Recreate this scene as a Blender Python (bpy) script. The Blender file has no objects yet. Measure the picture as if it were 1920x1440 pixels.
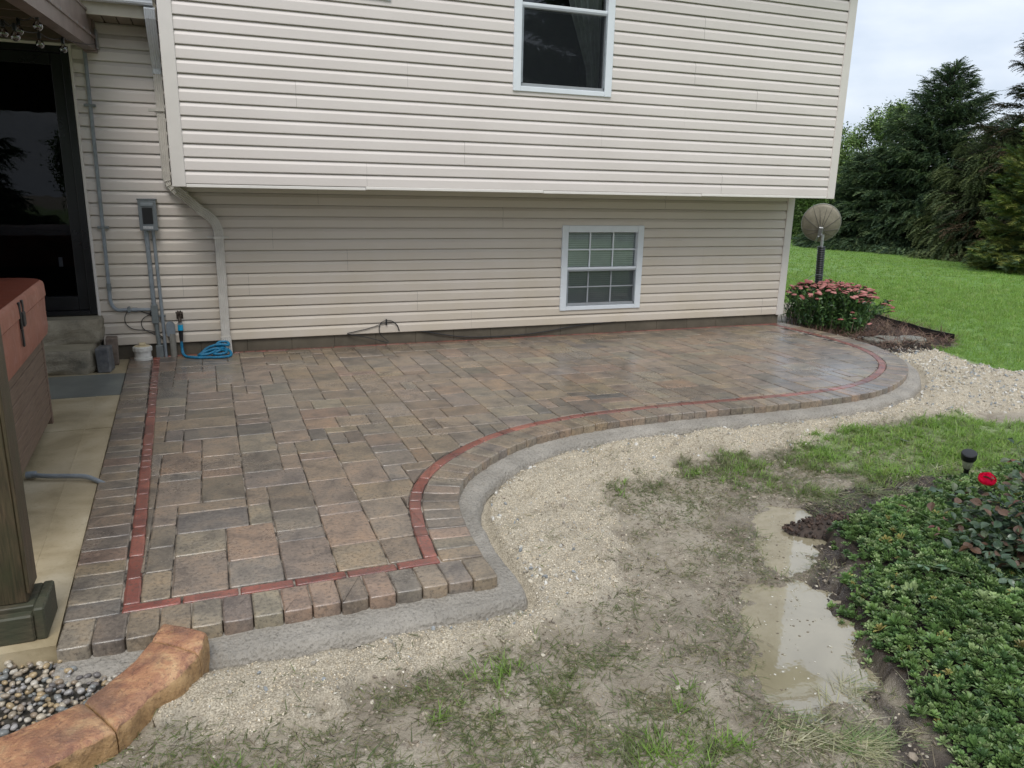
import bpy, math, random
import numpy as np
from mathutils import Vector, Matrix

random.seed(7); rng = np.random.default_rng(11)
C = bpy.context.scene.collection
sc = bpy.context.scene
PI = math.pi
# ------------------------------------------------------------------ camera
CAMZ = 1.525
F = 1441.0
def _basis():
    up = -np.array([840-960.0, -(6362-720.0), -F]); up /= np.linalg.norm(up)
    x = np.array([4744-960.0, -(433-720.0), -F]); x -= x.dot(up)*up; x /= np.linalg.norm(x)
    return np.array([x, np.cross(up, x), up])
RM = _basis()                                   # camera axes -> world axes
cam = bpy.data.objects.new('camera', bpy.data.cameras.new('camera')); C.objects.link(cam)
mw = Matrix([list(RM[0])+[0], list(RM[1])+[0], list(RM[2])+[CAMZ], [0, 0, 0, 1]])
cam.matrix_world = mw
cam.data.sensor_width = 36; cam.data.lens = F/1920*36; cam.data.clip_end = 2000; cam.data.clip_start = .05
sc.camera = cam
# ------------------------------------------------------------------ world, sun, exposure
SUN_EL, SUN_ROT = math.radians(57), math.radians(200)
w = bpy.data.worlds.new('World'); sc.world = w; w.use_nodes = True
wn = w.node_tree; wn.nodes.clear()
def WN(t, **k):
    n = wn.nodes.new(t)
    for a, b in k.items(): setattr(n, a, b)
    return n
sky = WN('ShaderNodeTexSky', sky_type='NISHITA', sun_disc=False, sun_elevation=SUN_EL, sun_rotation=SUN_ROT, air_density=1.2, dust_density=2.0)
tc = WN('ShaderNodeTexCoord'); mp = WN('ShaderNodeMapping'); mp.inputs['Scale'].default_value = (1.0, 1.0, 2.6)
nz = WN('ShaderNodeTexNoise'); nz.inputs['Scale'].default_value = 2.6; nz.inputs['Detail'].default_value = 7; nz.inputs['Roughness'].default_value = .5
rp = WN('ShaderNodeValToRGB'); rp.color_ramp.elements[0].position = .40; rp.color_ramp.elements[1].position = .64
rp.color_ramp.elements[0].color = (4.7, 5.4, 6.5, 1); rp.color_ramp.elements[1].color = (7.9, 8.2, 8.6, 1)
mx = WN('ShaderNodeMix', data_type='RGBA'); mx.inputs[0].default_value = .88
bg = WN('ShaderNodeBackground'); bg.inputs['Strength'].default_value = .10
wo = WN('ShaderNodeOutputWorld')
L = wn.links.new
L(tc.outputs['Generated'], mp.inputs[0]); L(mp.outputs[0], nz.inputs['Vector']); L(nz.outputs[0], rp.inputs[0])
L(sky.outputs[0], mx.inputs[6]); L(rp.outputs[0], mx.inputs[7]); L(mx.outputs[2], bg.inputs[0]); L(bg.outputs[0], wo.inputs[0])
sun = bpy.data.objects.new('sun', bpy.data.lights.new('sun', 'SUN')); C.objects.link(sun)
sun.data.energy = 1.5; sun.data.angle = math.radians(30); sun.data.color = (1, .965, .91)
sd = Vector((math.sin(SUN_ROT)*math.cos(SUN_EL), math.cos(SUN_ROT)*math.cos(SUN_EL), math.sin(SUN_EL)))
sun.rotation_euler = sd.to_track_quat('Z', 'Y').to_euler()
sc.view_settings.view_transform = 'Standard'; sc.view_settings.look = 'None'
sc.view_settings.exposure = 0.55; sc.view_settings.gamma = 1; sc.view_settings.use_curve_mapping = False
sc.cycles.max_bounces = 6; sc.cycles.transparent_max_bounces = 8; sc.cycles.diffuse_bounces = 3; sc.cycles.glossy_bounces = 3

# ------------------------------------------------------------------ measuring helpers (a photo pixel on a known plane -> a point)
def ray(px, py): return RM @ np.array([px-960.0, -(py-720.0), -F])
def gp(px, py, z=0.0):
    r = ray(px, py); t = (z-CAMZ)/r[2]; return (r[0]*t, r[1]*t)
def wp(px, py, Y):
    r = ray(px, py); t = Y/r[1]; return (r[0]*t, r[2]*t+CAMZ)
K = 1.525/1.5
def kk(l): return [(x*K, y*K) for x, y in l]

# ------------------------------------------------------------------ noise
def _h(ix, iy, s):
    n = (ix.astype(np.int64)*374761393 + iy.astype(np.int64)*668265263 + s*974634777) & 0xffffffff
    n = ((n ^ (n >> 13))*1274126177) & 0xffffffff
    return ((n ^ (n >> 16)) & 0xffff)/65535.0
def vn(x, y, s=0):
    x = np.asarray(x, float); y = np.asarray(y, float)
    ix = np.floor(x); iy = np.floor(y); fx = x-ix; fy = y-iy
    fx = fx*fx*(3-2*fx); fy = fy*fy*(3-2*fy)
    a = _h(ix, iy, s); b = _h(ix+1, iy, s); c = _h(ix, iy+1, s); d = _h(ix+1, iy+1, s)
    return (a*(1-fx)+b*fx)*(1-fy)+(c*(1-fx)+d*fx)*fy
def fbm(x, y, o=4, s=0):
    x = np.asarray(x, float); y = np.asarray(y, float)
    r = 0; a = .5; t = 0
    for i in range(o):
        r = r+a*vn(x*2**i+i*17.3, y*2**i-i*9.1, s+i); t += a; a *= .55
    return r/t
def poly_sd(x, y, poly):
    """signed distance, negative inside"""
    x = np.asarray(x, float); y = np.asarray(y, float)
    d = np.full(x.shape, 1e9); ins = np.zeros(x.shape, bool)
    n = len(poly)
    for i in range(n):
        ax, ay = poly[i]; bx, by = poly[(i+1) % n]
        ex, ey = bx-ax, by-ay; L2 = ex*ex+ey*ey+1e-12
        t = np.clip(((x-ax)*ex+(y-ay)*ey)/L2, 0, 1)
        d = np.minimum(d, np.hypot(x-ax-t*ex, y-ay-t*ey))
        c = ((ay > y) != (by > y)) & (x < (bx-ax)*(y-ay)/((by-ay) if by != ay else 1e-12)+ax)
        ins ^= c
    return np.where(ins, -d, d)
def sstep(a, b, x):
    t = np.clip((x-a)/(b-a), 0, 1); return t*t*(3-2*t)

# ------------------------------------------------------------------ tags
def tag(o, label=None, cat=None, group=None, kind=None):
    if label: o['label'] = label
    if cat: o['category'] = cat
    if group: o['group'] = group
    if kind: o['kind'] = kind
    return o
def empty(name, loc=(0, 0, 0), parent=None):
    o = bpy.data.objects.new(name, None); C.objects.link(o); o.location = loc
    if parent: o.parent = parent
    o.empty_display_size = .1
    return o

# ------------------------------------------------------------------ materials
class MT:
    def __init__(s, name):
        s.m = bpy.data.materials.new(name); s.m.use_nodes = True; s.nt = s.m.node_tree
        s.nt.nodes.clear()
        s.out = s.n('ShaderNodeOutputMaterial'); s.b = s.n('ShaderNodeBsdfPrincipled')
        s.l(s.b.outputs[0], s.out.inputs[0]); s.geo = s.n('ShaderNodeNewGeometry')
    def n(s, t, **k):
        x = s.nt.nodes.new(t)
        for a, b in k.items(): setattr(x, a, b)
        return x
    def l(s, a, b): s.nt.links.new(a, b)
    def pos(s, scale=(1, 1, 1), rot=(0, 0, 0)):
        m = s.n('ShaderNodeMapping'); m.inputs['Scale'].default_value = scale; m.inputs['Rotation'].default_value = rot
        s.l(s.geo.outputs['Position'], m.inputs[0]); return m.outputs[0]
    def noise(s, scale, detail=4, rough=.55, vec=None, dist=0):
        x = s.n('ShaderNodeTexNoise'); x.inputs['Scale'].default_value = scale; x.inputs['Detail'].default_value = detail
        x.inputs['Roughness'].default_value = rough; x.inputs['Distortion'].default_value = dist
        s.l(vec if vec is not None else s.geo.outputs['Position'], x.inputs['Vector']); return x.outputs[0]
    def voro(s, scale, feature='F1', out=0, vec=None):
        x = s.n('ShaderNodeTexVoronoi', feature=feature); x.inputs['Scale'].default_value = scale
        s.l(vec if vec is not None else s.geo.outputs['Position'], x.inputs['Vector']); return x.outputs[out]
    def ramp(s, fac, stops):
        r = s.n('ShaderNodeValToRGB'); e = r.color_ramp.elements
        while len(e) < len(stops): e.new(.5)
        for i, (p, c) in enumerate(stops):
            e[i].position = p; e[i].color = (c, c, c, 1) if not hasattr(c, '__len__') else (*c, 1)
        s.l(fac, r.inputs[0]); return r.outputs[0]
    def mix(s, f, a, b, mode='MIX'):
        x = s.n('ShaderNodeMix', data_type='RGBA', blend_type=mode)
        for v, i in ((f, 0), (a, 6), (b, 7)):
            if isinstance(v, (int, float)): x.inputs[i].default_value = v
            elif isinstance(v, tuple): x.inputs[i].default_value = (*v, 1)
            else: s.l(v, x.inputs[i])
        return x.outputs[2]
    def math(s, op, a, b=0.0, clamp=False):
        x = s.n('ShaderNodeMath', operation=op, use_clamp=clamp)
        for v, i in ((a, 0), (b, 1)):
            if isinstance(v, (int, float)): x.inputs[i].default_value = v
            else: s.l(v, x.inputs[i])
        return x.outputs[0]
    def attr(s, name, typ='GEOMETRY', out='Color'):
        a = s.n('ShaderNodeAttribute', attribute_type=typ, attribute_name=name); return a.outputs[out]
    def col(s, v):
        if isinstance(v, tuple): s.b.inputs['Base Color'].default_value = (*v, 1)
        else: s.l(v, s.b.inputs['Base Color'])
        return s
    def rough(s, v):
        if isinstance(v, (int, float)): s.b.inputs['Roughness'].default_value = v
        else: s.l(v, s.b.inputs['Roughness'])
        return s
    def bump(s, h, strength=.3, dist=.01):
        x = s.n('ShaderNodeBump'); x.inputs['Strength'].default_value = strength; x.inputs['Distance'].default_value = dist
        s.l(h, x.inputs['Height']); s.l(x.outputs[0], s.b.inputs['Normal']); return s
    def set(s, **k):
        for a, v in k.items(): s.b.inputs[a.replace('_', ' ')].default_value = v
        return s

def simple(name, c, r=.5, metal=0, var=.12, ns=30, bump=0, spec=.5):
    t = MT(name); n = t.noise(ns, 4)
    lo = tuple(x*(1-var) for x in c); hi = tuple(min(1, x*(1+var)) for x in c)
    t.col(t.ramp(n, [(.3, lo), (.7, hi)])).rough(t.ramp(t.noise(ns*.4), [(.3, max(.03, r-.08)), (.7, min(1, r+.08))]))
    t.set(Metallic=metal); t.b.inputs['Specular IOR Level'].default_value = spec
    if bump: t.bump(t.noise(ns*2, 5), bump, .004)
    return t.m

M = {}
# siding: vinyl, fine horizontal wood grain, warm bounce light off the pavers painted low down, with faint grime
t = MT('siding'); g1 = t.noise(6, 5, .6, t.pos((1, 1, 14))); g2 = t.noise(1.6, 4, .6, t.pos((1, 1, 2.0)))
base = t.ramp(g2, [(.3, (.655, .600, .565)), (.7, (.700, .645, .610))])
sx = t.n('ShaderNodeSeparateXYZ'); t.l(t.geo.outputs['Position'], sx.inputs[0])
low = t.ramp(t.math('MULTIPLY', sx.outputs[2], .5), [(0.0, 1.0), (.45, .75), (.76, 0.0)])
bounce_tint = t.math('MULTIPLY', t.ramp(t.noise(2.2, 5, .6, t.pos((1, 1, .8))), [(.35, 0.62), (.7, 1.0)]), low)
c1 = t.mix(bounce_tint, base, (.59, .515, .405))
# rust coloured run marks about the tap
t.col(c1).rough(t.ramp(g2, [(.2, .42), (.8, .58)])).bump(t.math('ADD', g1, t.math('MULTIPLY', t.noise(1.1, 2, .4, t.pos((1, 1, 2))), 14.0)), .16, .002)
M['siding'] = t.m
t = MT('siding_rusty'); n1 = t.noise(5, 5, .6, t.pos((1, 1, .5)))
t.col(t.ramp(n1, [(.38, (.62, .56, .47)), (.52, (.55, .43, .25)), (.66, (.60, .50, .35))])).rough(.5); M['siding_rusty'] = t.m
M['trim'] = simple('trim', (.66, .62, .58), .45, var=.03, ns=8)
M['trim_bright'] = simple('trim_bright', (.74, .71, .67), .4, var=.03, ns=8)
M['white_vinyl'] = simple('white_vinyl', (.72, .76, .80), .35, var=.03, ns=10)
M['downspout'] = simple('downspout', (.60, .57, .52), .4, var=.10, ns=14)
M['gutter_white'] = simple('gutter_white', (.66, .69, .72), .35, var=.05, ns=10)
M['fascia'] = simple('fascia', (.42, .38, .30), .5, var=.06, ns=8)
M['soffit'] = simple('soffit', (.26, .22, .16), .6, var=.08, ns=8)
M['conduit'] = simple('conduit', (.24, .27, .295), .45, var=.15, ns=20)
M['conduit_dark'] = simple('conduit_dark', (.17, .19, .19), .5, var=.15, ns=20)
M['box_grey'] = simple('box_grey', (.17, .19, .205), .4, var=.12, ns=25)
M['black'] = simple('black', (.012, .012, .014), .4, var=.2)
M['black_rough'] = simple('black_rough', (.02, .02, .02), .7, var=.3)
M['label_white'] = simple('label_white', (.45, .46, .47), .5, var=.2, ns=90)
M['galv'] = simple('galv', (.38, .39, .40), .4, metal=.7, var=.15, ns=25)
M['pvc'] = simple('pvc', (.66, .65, .60), .35, var=.12, ns=26)
M['pvc_yellow'] = simple('pvc_yellow', (.60, .51, .33), .45, var=.12, ns=26)
M['hose_blue'] = simple('hose_blue', (.008, .16, .30), .5, var=.35, ns=60, bump=.3)
M['blue_bright'] = simple('blue_bright', (.01, .35, .60), .25, var=.05)
M['brass'] = simple('brass', (.05, .035, .025), .5, metal=.4, var=.4, ns=60)
M['door_frame'] = simple('door_frame', (.008, .0085, .010), .32, var=.2, ns=8)
M['roof_metal'] = simple('roof_metal', (.19, .145, .13), .42, var=.15, ns=6)
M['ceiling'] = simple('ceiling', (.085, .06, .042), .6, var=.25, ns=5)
M['brown_post'] = simple('brown_post', (.06, .045, .03), .5)
M['shingle'] = simple('shingle', (.10, .09, .085), .9, var=.3, ns=20, bump=.4)
M['room'] = simple('room', (.016, .018, .020), .8)
M['curtain'] = simple('curtain', (.38, .39, .38), .8, var=.2, ns=14)
M['blind'] = simple('blind', (.78, .82, .80), .5, var=.05, ns=10)
# foundation
t = MT('foundation'); n1 = t.noise(5, 6, .6); n2 = t.noise(120, 3)
t.col(t.mix(t.ramp(n2, [(.3, 0.0), (.8, .35)]), t.ramp(n1, [(.3, (.080, .068, .048)), (.7, (.145, .122, .088))]), (.10, .085, .06))).rough(.75).bump(n2, .4, .003)
M['foundation'] = t.m
# glass: thin pane, fresnel reflection over a clear tint
def glass(name, tint=(.9, .93, .92), base=1.0, ior=1.5):
    t = MT(name); t.nt.nodes.remove(t.b)
    tr = t.n('ShaderNodeBsdfTransparent'); tr.inputs[0].default_value = (*tint, 1)
    gl = t.n('ShaderNodeBsdfGlossy'); gl.inputs['Roughness'].default_value = .012
    fr = t.n('ShaderNodeFresnel'); fr.inputs[0].default_value = ior
    bp = t.n('ShaderNodeBump'); bp.inputs['Strength'].default_value = .05; bp.inputs['Distance'].default_value = .01
    t.l(t.noise(3.0, 2), bp.inputs['Height']); t.l(bp.outputs[0], gl.inputs['Normal'])
    ms = t.n('ShaderNodeMixShader'); m2 = t.math('MULTIPLY', fr.outputs[0], base, True)
    t.l(m2, ms.inputs[0]); t.l(tr.outputs[0], ms.inputs[1]); t.l(gl.outputs[0], ms.inputs[2]); t.l(ms.outputs[0], t.out.inputs[0])
    return t.m
M['glass'] = glass('glass', base=2.4)
M['glass_door'] = glass('glass_door', (.35, .37, .40), .6)
# insect screen: fine grey weave that lets half of the light through
t = MT('screen'); tr = t.n('ShaderNodeBsdfTransparent'); df = t.n('ShaderNodeBsdfDiffuse'); df.inputs[0].default_value = (.035, .04, .045, 1)
ms = t.n('ShaderNodeMixShader'); ms.inputs[0].default_value = .34
t.l(tr.outputs[0], ms.inputs[1]); t.l(df.outputs[0], ms.inputs[2]); t.l(ms.outputs[0], t.out.inputs[0]); t.nt.nodes.remove(t.b); M['screen'] = t.m
# pavers: tumbled concrete; colour of the blend comes from the piece's own tint
def paver_mat(name, red=False):
    t = MT(name); tint = t.attr('tint')
    n1 = t.noise(7, 6, .62, dist=.4); n2 = t.noise(62, 6, .7); n3 = t.noise(210, 3, .6); n4 = t.noise(2.0, 4, .55)
    blot = t.ramp(n1, [(.34, (.60, .60, .62)), (.50, (1.0, .99, .97)), (.66, (1.28, 1.18, 1.06))])
    if red: blot = t.ramp(n1, [(.32, (.6, .62, .68)), (.68, (1.3, 1.25, 1.15))])
    c = t.mix(1.0, tint, blot, 'MULTIPLY')
    c = t.mix(t.ramp(n2, [(.38, .62), (.50, 0.0)]), c, (.070, .058, .048))
    if not red: c = t.mix(t.ramp(n2, [(.56, 0.0), (.72, .50)]), c, (.38, .31, .24))
    sand = t.math('MULTIPLY', t.ramp(n3, [(.64, 0.0), (.70, 1.0)]), t.ramp(t.noise(9, 4), [(.42, 0.0), (.62, 1.0)]))
    c = t.mix(t.math('MULTIPLY', sand, .20 if red else .75), c, (.58, .53, .46))
    t.col(c)
    wet = t.ramp(t.noise(1.3, 5, .6), [(.36, .22), (.60, .52)])
    t.rough(t.math('ADD', wet, t.math('MULTIPLY', t.math('SUBTRACT', n2, .5), .30), True))
    h = t.math('ADD', t.math('MULTIPLY', n2, .6), t.math('MULTIPLY', n3, .35))
    t.bump(h, .62 if not red else .4, .005)
    t.b.inputs['Specular IOR Level'].default_value = .55
    t.b.inputs['Coat Weight'].default_value = .38; t.b.inputs['Coat Roughness'].default_value = .10
    t.l(t.ramp(t.noise(.9, 5, .65), [(.40, .90), (.62, .18)]), t.b.inputs['Coat Weight'])
    cb = t.n('ShaderNodeBump'); cb.inputs['Strength'].default_value = .35; cb.inputs['Distance'].default_value = .003
    t.l(n2, cb.inputs['Height']); t.l(cb.outputs[0], t.b.inputs['Coat Normal'])
    return t.m
M['paver'] = paver_mat('paver'); M['red_brick'] = paver_mat('red_brick', True)
t = MT('joint_sand'); n1 = t.noise(260, 3); n2 = t.noise(9, 5)
t.col(t.mix(t.ramp(n2, [(.38, 0.0), (.54, 1.0)]), (.34, .30, .25), (.035, .028, .022))).rough(.9).bump(n1, .5, .003); M['joint_sand'] = t.m
# wet mortar haunch
t = MT('mortar'); n1 = t.noise(4, 6, .6); n2 = t.noise(90, 5, .7); n3 = t.voro(60)
c = t.ramp(n1, [(.3, (.25, .228, .195)), (.7, (.37, .340, .295))]); c = t.mix(t.ramp(n2, [(.52, 0.0), (.68, .75)]), c, (.105, .098, .082))
c = t.mix(t.ramp(n2, [(.24, .4), (.40, 0.0)]), c, (.38, .37, .34))
t.col(c).rough(t.ramp(n1, [(.3, .5), (.7, .85)])).bump(t.math('ADD', n2, n3), .9, .008); M['mortar'] = t.m
# slab
t = MT('slab'); n1 = t.noise(2.6, 7, .62, dist=.5); n2 = t.noise(60, 5, .6); n3 = t.noise(300, 2)
c = t.ramp(n1, [(.30, (.27, .215, .125)), (.48, (.42, .345, .22)), (.66, (.52, .445, .31))])
c = t.mix(t.ramp(n2, [(.55, 0.0), (.8, .45)]), c, (.20, .165, .09)); c = t.mix(t.ramp(t.noise(.9, 5), [(.5, 0.0), (.65, .4)]), c, (.34, .29, .21))
t.col(c).rough(t.ramp(n1, [(.3, .35), (.7, .6)])).bump(t.math('ADD', n2, n3), .25, .003); M['slab'] = t.m
t = MT('slab_grey'); n1 = t.noise(3, 6, .62); n2 = t.noise(70, 5)
t.col(t.ramp(n1, [(.3, (.14, .15, .14)), (.7, (.23, .24, .215))])).rough(.42).bump(n2, .2, .003); M['slab_grey'] = t.m
# stone steps
t = MT('step_stone'); n1 = t.noise(6, 7, .65); n2 = t.noise(40, 6, .7); v = t.noise(17, 7, .75, t.pos((1, 1, 2.2)), 1.6)
c = t.ramp(n1, [(.28, (.20, .18, .135)), (.5, (.35, .305, .225)), (.7, (.46, .41, .31))]); c = t.mix(t.ramp(n2, [(.55, 0.0), (.75, .5)]), c, (.07, .065, .055))
t.col(c).rough(.6).bump(t.math('ADD', v, t.math('MULTIPLY', n2, .4)), .9, .018); M['step_stone'] = t.m
t = MT('step_tread'); n1 = t.noise(5, 7, .6); n2 = t.noise(90, 4)
t.col(t.ramp(n1, [(.3, (.28, .25, .18)), (.7, (.43, .385, .285))])).rough(.5).bump(n2, .3, .003); M['step_tread'] = t.m
def blockm(name, a, b):
    t = MT(name); n1 = t.noise(14, 6, .6); n2 = t.noise(90, 4)
    t.col(t.ramp(n1, [(.3, a), (.7, b)])).rough(.55).bump(t.math('ADD', n1, n2), .5, .005); return t.m
M['charcoal_block'] = blockm('charcoal_block', (.07, .074, .08), (.19, .19, .19)); M['brown_block'] = blockm('brown_block', (.10, .075, .058), (.22, .17, .135))
M['stepping_stone'] = blockm('stepping_stone', (.13, .125, .10), (.23, .22, .18))
# stained curb
t = MT('curb_stain'); n1 = t.noise(9, 8, .68, dist=1.0); n2 = t.noise(26, 6, .7, dist=.5); n3 = t.noise(110, 4)
c = t.ramp(n1, [(.28, (.15, .075, .050)), (.42, (.33, .150, .085)), (.54, (.50, .255, .135)), (.66, (.66, .42, .22))])
c = t.mix(t.ramp(n2, [(.54, 0.0), (.72, .75)]), c, (.10, .045, .035)); c = t.mix(t.ramp(n2, [(.26, .7), (.42, 0.0)]), c, (.60, .36, .15)); c = t.mix(t.ramp(t.noise(70, 6, .75), [(.54, 0.0), (.66, .7)]), c, (.12, .065, .045)); c = t.mix(t.ramp(t.noise(3.5, 5, .6), [(.5, 0.0), (.62, .6)]), c, (.19, .12, .085))
nrm = t.n('ShaderNodeSeparateXYZ'); t.l(t.geo.outputs['Normal'], nrm.inputs[0])
t.col(c).rough(t.ramp(n2, [(.3, .30), (.7, .6)])).bump(t.math('ADD', n2, t.math('ADD', t.math('MULTIPLY', n3, .5), t.noise(38, 7, .8))), .95, .008); t.set(Coat_Weight=.35, Coat_Roughness=.2); M['curb'] = t.m
t = MT('curb_side'); n1 = t.noise(16, 7, .7); n2 = t.noise(60, 5, .7)
c = t.ramp(n1, [(.3, (.15, .085, .04)), (.5, (.40, .24, .11)), (.7, (.52, .34, .17))]); c = t.mix(t.ramp(n2, [(.55, 0.0), (.7, .8)]), c, (.11, .07, .04))
t.col(c).rough(.5).bump(t.math('ADD', n1, n2), .8, .008); M['curb_side'] = t.m
# hot tub
t = MT('cover_vinyl'); n1 = t.noise(3.5, 5, .6); n2 = t.noise(9, 6, .6, dist=1)
c = t.ramp(n1, [(.3, (.27, .095, .06)), (.7, (.38, .15, .10))]); c = t.mix(t.ramp(n2, [(.60, 0.0), (.70, .35)]), c, (.52, .33, .29))
t.col(c).rough(t.ramp(n2, [(.3, .35), (.7, .55)])).bump(t.noise(5, 3), .2, .02); M['cover'] = t.m
t = MT('cover_top'); n1 = t.noise(3, 5); t.col(t.ramp(n1, [(.3, (.16, .04, .022)), (.7, (.22, .06, .035))])).rough(.38).bump(t.noise(5, 3), .25, .02); M['cover_top'] = t.m
t = MT('cabinet'); n1 = t.noise(4, 7, .6, t.pos((30, 1.2, 26))); n2 = t.noise(2.2, 4)
t.col(t.mix(t.ramp(n2, [(.35, 0.0), (.65, .5)]), t.ramp(n1, [(.3, (.10, .062, .042)), (.7, (.22, .15, .105))]), (.19, .14, .105))).rough(.55).bump(n1, .35, .003); M['cabinet'] = t.m
t = MT('mossy_wood'); n1 = t.noise(4, 7, .6, t.pos((34, 34, 2))); n2 = t.noise(6, 6, .6)
c = t.ramp(n1, [(.3, (.025, .018, .011)), (.7, (.115, .078, .045))]); c = t.mix(t.ramp(n2, [(.40, .05), (.66, .75)]), c, (.034, .040, .018))
t.col(c).rough(.42).bump(n1, .3, .004); M['mossy'] = t.m
t = MT('moss_block'); n1 = t.noise(5, 6, .6, t.pos((4, 22, 22))); n2 = t.noise(8, 5)
t.col(t.mix(t.ramp(n2, [(.35, 0.0), (.65, .8)]), t.ramp(n1, [(.3, (.028, .024, .014)), (.7, (.105, .088, .055))]), (.038, .046, .026))).rough(.62).bump(n1, .3, .004); M['moss_block'] = t.m
# satellite dish
t = MT('dish'); n1 = t.noise(7, 5); n2 = t.noise(40, 4)
t.col(t.mix(t.ramp(n2, [(.5, 0.0), (.8, .5)]), t.ramp(n1, [(.3, (.22, .195, .15)), (.7, (.36, .325, .26))]), (.16, .14, .105))).rough(.6); M['dish'] = t.m
M['dish_rib'] = simple('dish_rib', (.13, .12, .10), .6, var=.2)
M['dish_rim'] = simple('dish_rim', (.30, .30, .27), .5, var=.2)
M['corrugated'] = simple('corrugated', (.014, .016, .018), .4, var=.2)
M['edging_black'] = simple('edging_black', (.012, .012, .012), .55, var=.3)
# stones
def stone_mat(name, rough=.5):
    t = MT(name); c = t.attr('tint', 'INSTANCER'); n = t.noise(120, 4)
    t.col(t.mix(1.0, c, t.ramp(n, [(.3, .75), (.7, 1.2)]), 'MULTIPLY')).rough(rough); return t.m
M['gravel'] = stone_mat('gravel', .6)
def leaf_mat(name, rough=.45, trans=.25, vein=True, spec=.5):
    t = MT(name); c = t.attr('tint', 'INSTANCER')
    n = t.noise(60, 3); cc = t.mix(1.0, c, t.ramp(n, [(.3, .8), (.7, 1.2)]), 'MULTIPLY')
    t.col(cc).rough(rough); t.b.inputs['Specular IOR Level'].default_value = spec
    if trans:
        tl = t.n('ShaderNodeBsdfTranslucent'); t.l(cc, tl.inputs[0]); ms = t.n('ShaderNodeMixShader'); ms.inputs[0].default_value = trans
        t.l(t.b.outputs[0], ms.inputs[1]); t.l(tl.outputs[0], ms.inputs[2]); t.l(ms.outputs[0], t.out.inputs[0])
    return t.m
M['grass_blade'] = leaf_mat('grass_blade', .4, .45); M['needle'] = leaf_mat('needle', .7, .1, spec=.25); M['cover_leaf'] = leaf_mat('cover_leaf', .42, .2)
M['bark'] = simple('bark', (.06, .045, .035), .85, var=.35, ns=12, bump=.6)
def leaf_obj(name, a, b, r=.4, trans=.2):
    t = MT(name); oi = t.n('ShaderNodeObjectInfo'); n = t.noise(40, 3)
    c = t.mix(1.0, t.ramp(oi.outputs['Random'], [(0, a), (1, b)]), t.ramp(n, [(.3, .75), (.7, 1.25)]), 'MULTIPLY')
    t.col(c).rough(r)
    tl = t.n('ShaderNodeBsdfTranslucent'); t.l(c, tl.inputs[0]); ms = t.n('ShaderNodeMixShader'); ms.inputs[0].default_value = trans
    t.l(t.b.outputs[0], ms.inputs[1]); t.l(tl.outputs[0], ms.inputs[2]); t.l(ms.outputs[0], t.out.inputs[0])
    return t.m
M['rose_leaf'] = leaf_obj('rose_leaf', (.045, .085, .050), (.11, .16, .105), .30)
M['rose_leaf_red'] = leaf_obj('rose_leaf_red', (.12, .035, .03), (.17, .07, .045), .35)
M['rose_leaf_pale'] = leaf_obj('rose_leaf_pale', (.10, .19, .10), (.14, .22, .13), .4)
M['petal'] = leaf_obj('petal', (.90, .006, .075), (.95, .02, .13), .4, .5)
M['stem'] = simple('stem', (.05, .085, .025), .5, var=.3)
M['flower_pink'] = leaf_obj('flower_pink', (.27, .085, .075), (.46, .20, .18), .85, .05)
# soil surface: gravel, mud, dark earth, lawn mixed by the ground's own zone attribute
t = MT('ground'); za = t.attr('zone'); sp = t.n('ShaderNodeSeparateColor'); t.l(za, sp.inputs[0]); zalpha = t.attr('zone', out='Alpha')
n1 = t.noise(3, 7, .62); n2 = t.noise(22, 6, .66); n3 = t.noise(160, 4, .6); n4 = t.noise(60, 5, .65, dist=.6)
mud = t.ramp(n1, [(.30, (.215, .180, .132)), (.50, (.325, .282, .215)), (.68, (.405, .362, .285))])
mud = t.mix(t.ramp(n2, [(.54, 0.0), (.70, .65)]), mud, (.135, .105, .08)); mud = t.mix(t.ramp(n2, [(.28, .5), (.44, 0.0)]), mud, (.42, .37, .30))
mud = t.mix(t.ramp(n4, [(.58, 0.0), (.68, .6)]), mud, (.125, .120, .075))
grv = t.mix(t.ramp(n3, [(.40, 0.0), (.62, 1.0)]), (.27, .23, .165), (.60, .53, .41)); grv = t.mix(t.ramp(n2, [(.5, 0.0), (.72, .45)]), grv, (.17, .145, .105))
drk = t.ramp(n2, [(.3, (.022, .017, .013)), (.7, (.065, .048, .036))])
lw1 = t.noise(.9, 6, .6); lw2 = t.noise(30, 5, .7, t.pos((1, 2.2, 1))); wv = t.n('ShaderNodeTexWave', wave_type='BANDS', bands_direction='X'); wv.inputs['Scale'].default_value = .25; wv.inputs['Distortion'].default_value = 1.2
t.l(t.pos((1, 1, 1), (0, 0, math.radians(62))), wv.inputs['Vector'])
lwn = t.ramp(lw1, [(.3, (.125, .235, .034)), (.7, (.165, .285, .045))]); lwn = t.mix(t.ramp(lw2, [(.35, .75), (.62, 0.0)]), lwn, (.055, .135, .020)); lwn = t.mix(t.ramp(t.noise(110, 4, .7), [(.52, 0.0), (.75, .6)]), lwn, (.24, .38, .10)); lwn = t.mix(t.ramp(t.noise(.35, 5, .6), [(.45, 0.0), (.62, .35)]), lwn, (.17, .27, .06)); lwn = t.mix(t.ramp(t.noise(3.2, 5, .6), [(.55, 0.0), (.70, .40)]), lwn, (.06, .15, .025))
lwn = t.mix(t.math('MULTIPLY', wv.outputs[1], .34), lwn, (.14, .28, .05))
wd_ = t.math('MULTIPLY', sp.outputs[2], .50)
mud = t.mix(wd_, mud, t.mix(1.0, mud, (.45, .42, .38), 'MULTIPLY')); c = t.mix(sp.outputs[0], mud, grv); c = t.mix(zalpha, c, drk); c = t.mix(sp.outputs[1], c, lwn)
t.col(c)
wet = t.math('MULTIPLY', sp.outputs[2], t.ramp(n1, [(.35, .25), (.62, 1.0)]), True)
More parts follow.
